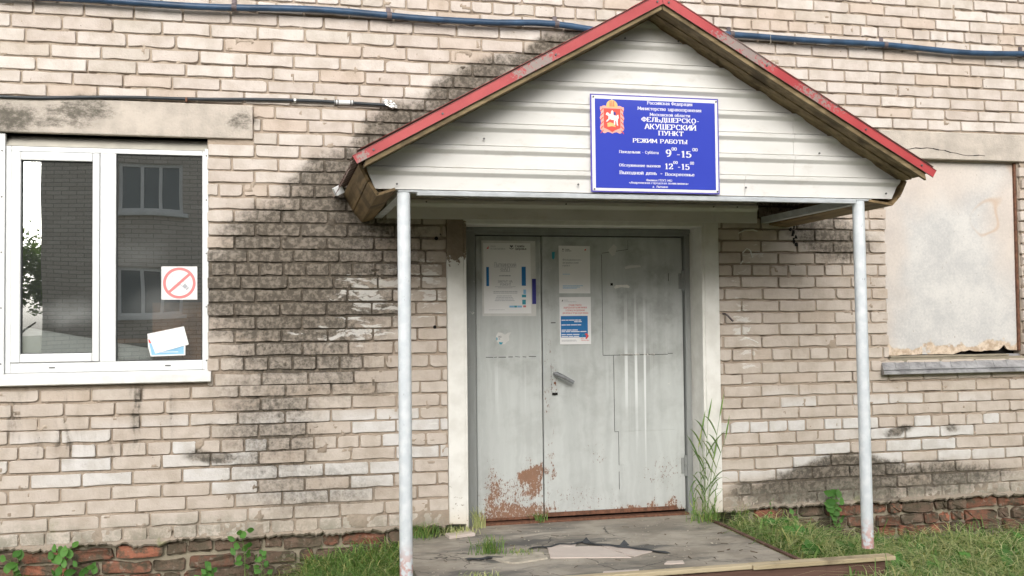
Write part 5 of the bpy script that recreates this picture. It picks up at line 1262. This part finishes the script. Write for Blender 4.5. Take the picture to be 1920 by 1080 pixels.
mb = MB(); 
for v in fo.verts:
    c = v.co.copy(); k = 0.65 + 0.9 * abs(mnoise.noise(c * 2.3 + Vector((3, 1, 4)))) + .5 * mnoise.noise(c * 6)
    mb.v.append((0.728 + c.x * 0.042 * k, -0.025 + c.y * 0.018 * k, 2.625 + c.z * 0.021 * k - 0.35 * (c.x * .042)))
for f in fo.faces: mb.f.append([v.index for v in f.verts]); mb.mi.append(0)
mb.build('foil_twist', 'foil', cb); fo.free()

# ---------------------------------------------------------------- porch
porch = thing('entrance_porch', (1.7, -0.5, -0.1), 'low worn porch slab in front of the grey door', 'porch')
ZS = 0.12
pl = [(0.80, 0.0), (1.1, 0.02), (1.1725, 0.02), (1.1725, 0.20), (2.667, 0.20), (2.667, 0.0), (2.66, -0.6), (2.645, -1.235), (0.72, -1.235), (0.735, -0.60)]
def slab_sheet(name, poly, z0, z1, mat, parent, bevel=0.0):
    n = len(poly); v = [(x, y, z0) for x, y in poly] + [(x, y, z1) for x, y in poly]
    return MB().add(v, [list(range(n))[::-1], list(range(n, 2 * n))] + [(i, (i + 1) % n, n + (i + 1) % n, n + i) for i in range(n)]).build(name, mat, parent, bevel=bevel)
slab_sheet('slab', pl[::-1], -0.12, ZS - .006, 'worn_linoleum', porch, .006)
# torn linoleum laid over the slab, curling round the hole
def rag(poly, amp, seed, step=0.03):
    out = []
    for i, (x, y) in enumerate(poly):
        x2, y2 = poly[(i + 1) % len(poly)]; L = math.hypot(x2 - x, y2 - y); n = max(1, int(L / step))
        for k in range(n):
            f = k / n; px, py = x + (x2 - x) * f, y + (y2 - y) * f
            out.append((px + amp * mnoise.noise(Vector((px * 14, py * 14, seed))), py + amp * mnoise.noise(Vector((px * 14, py * 14, seed + 9)))))
    return out
slab_sheet('pale_tile', rag([(1.452, -0.800), (1.50, -0.56), (1.79, -0.60), (1.86, -0.90)], .008, 1)[::-1], ZS - .0055, ZS + .0005, 'pale_tile', porch, .001)
slab_sheet('pale_tile', rag([(1.80, -0.60), (1.845, -0.58), (2.02, -0.80), (1.875, -0.885)], .008, 7)[::-1], ZS - .0055, ZS + .0000, 'pale_tile', porch, .001)
slab_sheet('pale_tile', rag([(1.52, -0.555), (1.56, -0.48), (1.68, -0.48), (1.66, -0.57)], .01, 2)[::-1], ZS - .0055, ZS + .0000, 'pale_tile', porch)
slab_sheet('pale_tile', [(1.60, -1.205), (1.62, -1.16), (1.80, -1.17), (1.79, -1.20)][::-1], ZS - .0055, ZS + .0010, 'pale_tile', porch)
slab_sheet('pale_tile', rag([(1.97, -1.09), (2.0, -1.04), (2.08, -1.05), (2.07, -1.10)], .006, 5)[::-1], ZS - .0055, ZS + .0010, 'pale_tile', porch)
slab_sheet('pale_tile', [(1.02, -0.08), (1.165, -0.01), (1.19, -0.12), (1.03, -0.17)][::-1], ZS - .0055, ZS + .012, 'pale_tile', porch, .002)
slab_sheet('rubble_patch', rag([(1.16, -0.72), (1.25, -0.66), (1.44, -0.66), (1.43, -0.82), (1.30, -0.86), (1.18, -0.84)], .03, 3)[::-1], ZS - .0055, ZS + .004, 'rubble_pale', porch)
def curl(path, w, hgt, seed):
    mb = MB(); n = len(path)
    for i, (x, y) in enumerate(path):
        f = i / (n - 1); h = hgt * math.sin(PI * f) * (0.6 + 0.8 * abs(mnoise.noise(Vector((i * .9, seed, 0)))))
        mb.v += [(x, y + w, ZS - .003), (x, y + w * .4, ZS + h * .7), (x + .004, y - w * .2, ZS + h), (x + .004, y - w * .5, ZS + h * .3)]
    for i in range(n - 1):
        for k in range(3): mb.f.append((i * 4 + k, (i + 1) * 4 + k, (i + 1) * 4 + k + 1, i * 4 + k + 1)); mb.mi.append(0)
    return mb.build('torn_edge', 'torn_lino', porch, smooth=True)
curl([(1.40 + .03 * i, -0.56 + .02 * math.sin(i * 1.3) + .07 * min(1, i / 10)) for i in range(14)], .025, .010, 1)
curl([(1.72 + .028 * i, -0.50 - .028 * i + .012 * math.sin(i * 2.1)) for i in range(14)], .05, .014, 2)
curl([(1.02 + .03 * i, -0.72 + .014 * math.sin(i * 1.9)) for i in range(9)], .04, .008, 3)
for (x, y) in ((1.72, -.475), (1.90, -.60)):
    MB().add([(x, y, ZS - .002), (x + .05, y - .02, ZS - .002), (x + .03, y + .01, ZS + .024), (x + .025, y - .03, ZS - .002)], [(0, 1, 2), (1, 3, 2), (3, 0, 2), (0, 3, 1)]).build('torn_flap', 'torn_lino', porch)
# edge strip, two pale trim boards and the brown beam under them
stp = [(2.668, -0.02), (2.66, -0.35), (2.652, -0.7), (2.642, -1.21)]
mb = MB()
for (xa, ya_), (xb, yb2) in zip(stp, stp[1:]): mb.add([(xa, ya_, ZS - .004), (xa + .022, ya_, ZS - .004), (xb + .022, yb2, ZS - .004), (xb, yb2, ZS - .004), (xa, ya_, ZS + .006), (xa + .022, ya_, ZS + .006), (xb + .022, yb2, ZS + .006), (xb, yb2, ZS + .006)], [(4, 5, 6, 7), (0, 4, 7, 3), (1, 2, 6, 5), (0, 1, 5, 4), (3, 7, 6, 2)])
mb.build('edge_strip', 'dark_beam_wood', porch)
MB().box(0.72, 2.352, -1.285, -1.2365, ZS - .010, ZS + .012).build('trim_board', 'pale_trim_wood', porch, bevel=.004)
MB().box(2.356, 3.150, -1.290, -1.215, ZS - .014, ZS + .008).build('trim_board', 'pale_trim_wood', porch, bevel=.004)
MB().box(0.725, 3.10, -1.27, -1.22, -0.04, ZS - .015).build('beam', 'dark_beam_wood', porch, bevel=.004)

# ---------------------------------------------------------------- ground
def gz(x, y):
    z = -0.105 + 0.018 * mnoise.noise(Vector((x * 1.3, y * 1.3, 0)))
    # bank of soil against the wall, higher beside the porch on its right
    z += 0.150 * math.exp(-((x - 2.90) / 0.42) ** 2) * (1 / (1 + math.exp((-y - 1.05) * 12))) * (1 / (1 + math.exp(-(x - 2.66) * 40)) )
    z += 0.06 * math.exp(-((x - 0.75) / 0.35) ** 2) * math.exp(-((y + .1) / 0.5) ** 2)
    z += (0.04 if x < 2 else 0.0) * math.exp(-(y / 0.2) ** 2)
    if y < -1.29 and x > .4: z += 0.075 * min(1, (-1.29 - y) * 12) * math.exp(-((y + 1.4) / .5) ** 2) * (1 if x < 3.1 else math.exp(-((x - 3.1) / .3) ** 2))
    if 0.0 <= x <= 2.67 and -1.24 <= y <= 0.25 and x > 0.8: z = min(z, -0.10)
    return z
nx, ny = 150, 70; mb = MB()
for j in range(ny + 1):
    for i in range(nx + 1):
        x = -4 + 12 * i / nx; y = -5.5 + 5.54 * j / ny; mb.v.append((x, y, gz(x, y)))
for j in range(ny):
    for i in range(nx): a = j * (nx + 1) + i; mb.f.append((a, a + 1, a + nx + 2, a + nx + 1)); mb.mi.append(0)
g = mb.build('ground', 'ground_soil', None, smooth=True); tag(g, 'dark soil under the grass along the wall', None, kind='structure')
far = MB().add([(-300, -300, -0.14), (300, -300, -0.14), (300, 300, -0.14), (-300, 300, -0.14)], [(0, 1, 2, 3)]).build('lawn', 'ground_soil', None); tag(far, 'open ground stretching away from the building', None, kind='structure')

# ---------------------------------------------------------------- grass
def blades(name, spots, mat, label):
    """spots: rows of x, y, z, height, heading, lean, width"""
    V = []; F = []; b = 0
    for x, y, z, h, a, ln, w in spots:
        ca, sa = math.cos(a), math.sin(a); px, py = -sa * w / 2, ca * w / 2
        c1 = (x + ca * ln * h * .22, y + sa * ln * h * .22, z + h * .45); dr = max(0.12, 1 - ln * .55)
        c2 = (x + ca * ln * h * .62, y + sa * ln * h * .62, z + h * (.45 + .36 * dr)); tp = (x + ca * ln * h * 1.1, y + sa * ln * h * 1.1, z + h * (.45 + .50 * dr - .12 * ln))
        V += [(x - px, y - py, z), (x + px, y + py, z), (c1[0] - px * .9, c1[1] - py * .9, c1[2]), (c1[0] + px * .9, c1[1] + py * .9, c1[2]),
              (c2[0] - px * .6, c2[1] - py * .6, c2[2]), (c2[0] + px * .6, c2[1] + py * .6, c2[2]), tp]
        F += [(b, b + 1, b + 3, b + 2), (b + 2, b + 3, b + 5, b + 4), (b + 4, b + 5, b + 6)]; b += 7
    me = bpy.data.meshes.new(name); me.from_pydata(V, [], F); me.materials.append(M[mat])
    o = link(name, me, (0, 0, 0)); tag(o, label, None, kind='stuff'); return o
rg = random.Random(21)
def lay(n, xr, yr, hr, lean, wr, ok=lambda x, y: True, zf=gz, clump=0.0):
    out = []; t = 0
    while len(out) < n and t < n * 6:
        t += 1; x, y = rg.uniform(*xr), rg.uniform(*yr)
        if not ok(x, y): continue
        if clump and mnoise.noise(Vector((x * 5, y * 5, 2))) < rg.uniform(-.6, .3): continue
        out.append((x, y, zf(x, y) - .005, rg.uniform(*hr), rg.uniform(0, 2 * PI), rg.uniform(*lean), rg.uniform(*wr)))
    return out
def offslab(x, y): return not (y > -1.31 and .70 < x < 3.16 and (y < -1.19 or (0.73 < x < 2.69)))
A = lay(12000, (2.69, 6.0), (-1.9, -0.04), (0.04, 0.12), (0.3, 1.7), (0.003, 0.008), offslab)
A += lay(900, (2.8, 5.6), (-1.7, -0.10), (0.14, 0.26), (0.4, 1.6), (0.004, 0.009), offslab, clump=1.0)
A += lay(4200, (2.8, 5.6), (-1.7, -0.25), (0.06, 0.20), (0.5, 1.9), (0.007, 0.016), offslab, clump=1.0)
A += lay(2600, (2.69, 3.1), (-1.15, 0.0), (0.03, 0.075), (0.3, 1.4), (0.003, 0.006), offslab)
A += lay(500, (2.70, 3.0), (-0.35, 0.0), (0.04, 0.08), (0.3, 1.2), (0.003, 0.006), offslab)
A += lay(3600, (-2.2, 0.75), (-1.5, 0.0), (0.02, 0.07), (0.3, 1.4), (0.003, 0.006), offslab)
A += lay(6000, (0.0, 0.80), (-1.30, -0.02), (0.08, 0.20), (0.4, 1.3), (0.003, 0.008), lambda x, y: x < 0.78 + 0.08 * y and x > 0.22 + .1 * y)
A += lay(1100, (0.70, 1.05), (-0.12, 0.0), (0.05, 0.13), (0.4, 1.3), (0.002, 0.004))
A += lay(9000, (-3.5, 6.5), (-5.0, -1.7), (0.03, 0.10), (0.3, 1.4), (0.004, 0.008), offslab)
blades('grass', A, 'grass_green', 'green grass growing along the foot of the wall')
B = lay(6500, (2.9, 6.0), (-1.7, -0.20), (0.08, 0.20), (1.1, 2.3), (0.003, 0.006), offslab, clump=1.0)
B += lay(1500, (2.70, 3.1), (-1.15, -0.1), (0.04, 0.11), (1.4, 2.4), (0.002, 0.004), offslab)
B += lay(700, (0.2, 1.1), (-0.6, 0.0), (0.05, 0.12), (1.2, 2.2), (0.002, 0.0035), lambda x, y: x < 0.80 + .25 * y + .1)
blades('cut_grass', [(a, b, c + rg.uniform(0.0, .05), d, e, f, g_) for a, b, c, d, e, f, g_ in B], 'grass_straw', 'pale dry mown grass strewn over the green')
def tuft(name, x, y, z, n, h, spread, label, mat='grass_green', lean=(.2, 1.1)):
    S = [(x + rg.gauss(0, spread), y + rg.gauss(0, spread * .7), z, rg.uniform(.45, 1) * h, rg.uniform(0, 2 * PI), rg.uniform(*lean), rg.uniform(.002, .005)) for _ in range(n)]
    o = blades(name, S, mat, label); del o['kind']; tag(o, label, 'grass tuft'); return o
tuft('grass_tuft', 1.165, -0.60, ZS - .004, 120, .13, .035, 'grass tuft growing out of the middle of the porch near the broken tile')
tuft('grass_tuft', 1.33, -0.66, ZS - .004, 60, .045, .05, 'low straggling grass between the porch tuft and the pale tile')
tuft('grass_tuft', 1.655, 0.165, ZS - .004, 60, .10, .018, 'thin grass tuft growing at the gap between the two door leaves')
tuft('grass_tuft', 1.25, 0.10, ZS - .004, 60, .16, .02, 'dry grass tuft in the left corner of the door frame', 'grass_straw', (.1, .6))
tuft('grass_tuft', 1.10, -0.05, ZS - .004, 130, .07, .05, 'dry grass tuft at the foot of the left plaster jamb', 'grass_straw')
tuft('grass_tuft', 0.90, -0.06, ZS - .02, 170, .14, .05, 'bright green grass tuft between the left post and the left jamb')
tuft('grass_tuft', 1.02, -1.14, ZS - .004, 70, .05, .05, 'small yellowish tuft at the front edge of the porch', 'grass_straw')
tuft('grass_tuft', 2.64, -0.10, ZS - .01, 110, .13, .05, 'tangled mixed grass around the foot of the tall grass plant')
tuft('grass_tuft', 2.90, -0.03, 0.06, 60, .20, .02, 'upright green grass tuft against the wall right of the door')

# tall grass plant leaning on the right jamb
tg = thing('tall_grass_plant', (2.62, -0.05, ZS), 'tall wild grass plant with long curved blades beside the right jamb', 'grass plant')
def ribbon(path, w0, name, parent, mat='weed_leaf'):
    mb = MB(); n = len(path)
    for i, p in enumerate(path):
        f = i / (n - 1); w = w0 * math.sin(PI * (0.12 + 0.86 * f)) * (1 - .2 * f); mb.v += [(p[0] - w, p[1], p[2]), (p[0], p[1] - w * .4, p[2]), (p[0] + w, p[1], p[2])]
    for i in range(n - 1):
        for k in range(2): mb.f.append((i * 3 + k, i * 3 + k + 1, (i + 1) * 3 + k + 1, (i + 1) * 3 + k)); mb.mi.append(0)
    return mb.build(name, mat, parent, smooth=True)
r5 = random.Random(9)
stems = [(2.64, 2.665, .98), (2.66, 2.745, 1.02), (2.63, 2.60, .72), (2.65, 2.78, .80), (2.65, 2.62, .86), (2.62, 2.70, .60)]
for bx_, tx_, tz_ in stems:
    tz_ *= .86; pth = []
    for i in range(12):
        f = i / 11; pth.append((bx_ + (tx_ - bx_) * f ** 1.4 - (.10 if tz_ == .98 else 0) * 0, -0.06 - .02 * f, ZS + (tz_ * .72) * f))
    MB().tube(pth, [0.0026 * (1 - .6 * i / 11) for i in range(12)], 6).build('stem', 'stem_green', tg)
    for k in range(4):
        i = 3 + 2 * k; p = pth[min(i, 11)]; s = r5.choice([-1, 1]); L = r5.uniform(.14, .24); dk_ = r5.uniform(.3, 1.5)
        lp = [(p[0] + s * L * .5 * t_, p[1] - .05 * t_, p[2] + L * (1.1 * t_ - dk_ * t_ * t_)) for t_ in [j / 8 for j in range(9)]]
        ribbon(lp, .0065, 'leaf', tg, 'tall_leaf')
    p = pth[-1]
    lp = [(p[0] + .03 * t_, p[1], p[2] + .14 * t_) for t_ in [j / 5 for j in range(6)]]; ribbon(lp, .006, 'seed_head', tg, 'grass_green')
for k in range(16):
    x = r5.uniform(2.56, 2.72); s = r5.uniform(-1, 1); L = r5.uniform(.12, .38)
    lp = [(x + s * L * .45 * t_ ** 1.5, -0.07 + r5.uniform(-.04, .04) * t_, ZS + L * (1.0 * t_ - .25 * t_ * t_)) for t_ in [j / 7 for j in range(8)]]
    ribbon(lp, .0032, 'leaf', tg, r5.choice(['grass_green', 'tall_leaf']))

# broad-leaved weeds
def leaf_mesh(L, W, lob=0.0):
    mb = MB(); n = 7; V = []
    for i in range(n + 1):
        f = i / n; w = W * (math.sin(PI * min(1, f * 1.02) ** .8) ** .9 if 0 < f < 1 else 0.0) * (1 + lob * (1 if i % 2 else -1)); z = -.35 * L * f * f
        V += [(-w, L * f, z + .15 * w), (0, L * f, z - .12 * W), (w, L * f, z + .15 * w)]
    F = []
    for i in range(n):
        for k in range(2): F.append((i * 3 + k, i * 3 + k + 1, (i + 1) * 3 + k + 1, (i + 1) * 3 + k))
    me = bpy.data.meshes.new('leaf'); me.from_pydata(V, [], F); me.materials.append(M['weed_leaf']); me.polygons.foreach_set('use_smooth', [True] * len(F)); return me
LM = [leaf_mesh(.055, .015), leaf_mesh(.066, .020), leaf_mesh(.045, .015, .25), leaf_mesh(.09, .030, .12)]
def weed(x, y, h, n, label, kinds=(0, 1), size=1.0, seed=0, group=None):
    r = random.Random(seed); z0 = gz(x, y); n = int(n * 1.6); size *= .86
    w = thing('leafy_weed', (x, y, z0), label, 'weed', group)
    top = (x + r.uniform(-.03, .03), y - .02, z0 + h)
    MB().tube([(x, y, z0 - .02), ((x + top[0]) / 2 + .008, y, z0 + h * .5), top], [.0028, .0024, .0014], 6).build('stem', 'stem_green', w)
    for k in range(n):
        f = .30 + .70 * k / max(1, n - 1); a = k * 2.4 + r.uniform(-.3, .3)
        px, py, pz = x + (top[0] - x) * f, y + (top[1] - y) * f, z0 + h * f
        L = r.uniform(.02, .05) * size
        ex_, ey_ = px + math.cos(a) * L, py + math.sin(a) * L * .6 - .01
        MB().tube([(px, py, pz), (ex_, ey_, pz + L * .4)], .0012, 4).build('stalk', 'stem_green', w)
        o = link('leaf', r.choice([LM[i] for i in kinds]), (ex_, ey_, pz + L * .4), w, (r.uniform(.75, 1.35), r.uniform(-1.9, 1.9), r.uniform(-.3, .3))); o.scale = (size,) * 3
weed(-1.27, -.08, .20, 7, 'bright leafy weed at the far left foot of the wall', seed=1, size=1.1)
weed(-1.06, -.10, .23, 9, 'spreading leafy weed below the left window, second from the left', seed=2, size=1.2)
weed(-0.90, -.12, .15, 7, 'low pale green weed between two red foundation bricks left of centre', seed=3)
weed(-0.10, -.10, .29, 9, 'tall green weed with pointed leaves before the red foundation bricks', seed=4, size=1.15)
weed(-0.02, -.14, .17, 8, 'ferny weed growing close beside the tall pointed-leaf weed', (2,), seed=5)
weed(-0.30, -.15, .12, 8, 'small round-leaved weed at the bottom edge left of the porch', seed=6)
weed(-1.34, -.30, .10, 6, 'yellowish weed in the bottom left corner', seed=16)
weed(3.535, -.07, .33, 17, 'tall lobed weed against the blackened wall left of the right post', (2, 3), seed=7, size=.85)
weed(3.22, -.10, .16, 6, 'small round-leaved weed below the red bricks right of the porch', seed=8, size=.8)
weed(3.05, -.12, .20, 4, 'thin pale weed stalk between the porch and the small weed', (2,), seed=9, size=.6)
for k, (x, y) in enumerate(((3.55, -1.0), (3.9, -.85), (3.2, -.75), (4.6, -.45), (3.75, -.6), (2.9, -.9), (3.0, -.3), (4.15, -.9), (3.35, -1.0), (3.7, -.95), (4.25, -.75), (4.4, -.55), (3.0, -.55), (3.45, -.8), (4.05, -1.05), (4.9, -.2), (3.6, -.35))):
    weed(x, y, .06, 7, 'broad dandelion-like leaves lying in the mown grass', (3,), seed=30 + k, size=1.05, group='flat broad-leaved weeds in the grass')

# ---------------------------------------------------------------- across the yard (seen in the glass)
ob = thing('opposite_building', (3.5, -15, 0), 'plain brick block with white windows across the yard, mirrored in the window glass', 'building')
YB = -13.9
opn = [(-2.58, -1.42, 3.44, 4.34), (-2.60, -1.42, 1.56, 2.46)]
for k in range(4):
    for z in (1.56, 3.44): opn.append((0.4 + k * 3.0, 2.0 + k * 3.0, z, z + .9))
xs = sorted({-3.86, 12.5} | {o[0] for o in opn} | {o[1] for o in opn}); zs = sorted({-.2, 5.25} | {o[2] for o in opn} | {o[3] for o in opn}); mb = MB()
for a, b in zip(xs, xs[1:]):
    for c, d in zip(zs, zs[1:]):
        mx, mz = (a + b) / 2, (c + d) / 2
        if not any(o[0] < mx < o[1] and o[2] < mz < o[3] for o in opn): mb.box(a, b, YB - .4, YB, c, d)
mb.build('wall', 'far_brick', ob)
MB().box(-3.86, 12.5, YB - 8, YB - .405, -.2, 5.25).build('block', 'far_brick', ob)
MB().box(-4.0, 12.7, YB - 8.2, YB + .2, 5.255, 5.40).build('roof', 'far_roof', ob)
for a, b, c, d in opn:
    w = MB(); t_ = .06
    w.box(a, a + t_, YB - .12, YB - .05, c, d).box(b - t_, b, YB - .12, YB - .05, c, d).box(a + t_, b - t_, YB - .12, YB - .05, c, c + t_).box(a + t_, b - t_, YB - .12, YB - .05, d - t_, d)
    for f in (.36, .66): w.box(a + (b - a) * f - .03, a + (b - a) * f + .03, YB - .12, YB - .05, c + t_, d - t_)
    w.box(a - .08, b + .08, YB - .1, YB + .10, c - .07, c - .005)
    fo_ = w.build('window', 'far_white', ob); MB().box(a + .01, b - .01, YB - .11, YB - .10, c + .01, d - .01).build('pane', 'far_pane', fo_)
    MB().prism([(a + .12, d - t_), (a + .20, d - t_), (a + .34, c + t_), (a + .10, c + t_)], YB - .16, YB - .14).build('curtain', 'far_white', fo_)
def tree(x, y, h, r, seed, label):
    rt = random.Random(seed); t = thing('leafy_tree', (x, y, -.14), label, 'tree')
    mb = MB().tube([(x, y, -.14), (x + .1, y, h * .35), (x - .05, y, h * .7)], [.16, .12, .05], 10)
    for k in range(7):
        a = k * .9; z = h * (.3 + .06 * k); mb.tube([(x, y, z), (x + math.cos(a) * r * .6, y + math.sin(a) * r * .6, z + h * .16)], [.05, .015], 6)
    mb.build('trunk', 'bark', t)
    V = []; F = []; b = 0; cl = []
    for k in range(26):
        a, e, q = rt.uniform(0, 2 * PI), rt.uniform(-.5, 1.4), rt.uniform(.3, 1)
        cl.append((x + math.cos(a) * math.cos(e) * r * q, y + math.sin(a) * math.cos(e) * r * q, h * .68 + math.sin(e) * r * .9 * q, rt.uniform(.25, .5) * r))
    for k in range(5200):
        c = rt.choice(cl); d = Vector((rt.gauss(0, 1), rt.gauss(0, 1), rt.gauss(0, .8))); d = d.normalized() * c[3] * rt.uniform(.5, 1.05)
        p = Vector(c[:3]) + d; u = Vector((rt.uniform(-1, 1), rt.uniform(-1, 1), rt.uniform(-.6, .6))).normalized() * .06; v = u.cross(Vector((rt.uniform(-1, 1), rt.uniform(-1, 1), 1))).normalized() * .04
        V += [tuple(p - u), tuple(p + v), tuple(p + u), tuple(p - v)]; F.append((b, b + 1, b + 2, b + 3)); b += 4
    MB().add(V, F).build('crown', 'tree_leaf', t)
tree(-6.2, -12.5, 3.4, 1.3, 1, 'bushy green tree left of the block across the yard'); tree(-5.0, -15.5, 3.2, 1.2, 2, 'smaller green tree behind the corner of the block across the yard')
bpy.context.view_layer.update()

# grit, twigs and crumbs scattered on the porch; daubs of filler on the door seam
rgr = random.Random(3); mb = MB()
def pebble(mb, x, y, z, r):
    v = [(x + r * rgr.uniform(.6, 1.2) * a, y + r * rgr.uniform(.6, 1.2) * b, z + r * rgr.uniform(.5, 1) * c) for a, b, c in ((1, 0, .2), (-1, 0, .2), (0, 1, .2), (0, -1, .2), (0, 0, .9), (0, 0, -.3))]
    mb.add(v, [(0, 2, 4), (2, 1, 4), (1, 3, 4), (3, 0, 4), (2, 0, 5), (1, 2, 5), (3, 1, 5), (0, 3, 5)])
for k in range(420):
    x = rgr.uniform(.8, 2.62); y = rgr.uniform(-1.2, .12)
    if k % 3 == 0: x = rgr.gauss(1.45, .35); y = rgr.gauss(-.7, .12)
    if .8 < x < 2.63 and -1.2 < y < .12: pebble(mb, x, y, ZS - .004, rgr.uniform(.002, .008))
stuff(mb.build('grit', 'rubble_pale', porch))
mb = MB()
for k in range(45):
    x = rgr.uniform(.9, 2.6); y = rgr.uniform(-1.18, .08); a = rgr.uniform(0, PI); L = rgr.uniform(.01, .05)
    mb.tube([(x, y, ZS - .003), (x + math.cos(a) * L, y + math.sin(a) * L, ZS - .002)], rgr.uniform(.001, .0026), 5)
stuff(mb.build('twigs', 'twig_brown', porch))
mb = MB()
for k in range(26): 
    x = rgr.uniform(2.2, 2.42); mb.prism([(x, 1.130), (x + rgr.uniform(.006, .02), 1.128), (x + rgr.uniform(.004, .016), 1.136 + rgr.uniform(0, .005)), (x - .002, 1.137)], .1915, .1935)
stuff(mb.build('filler_daubs', 'white_paint_streak', right_leaf))
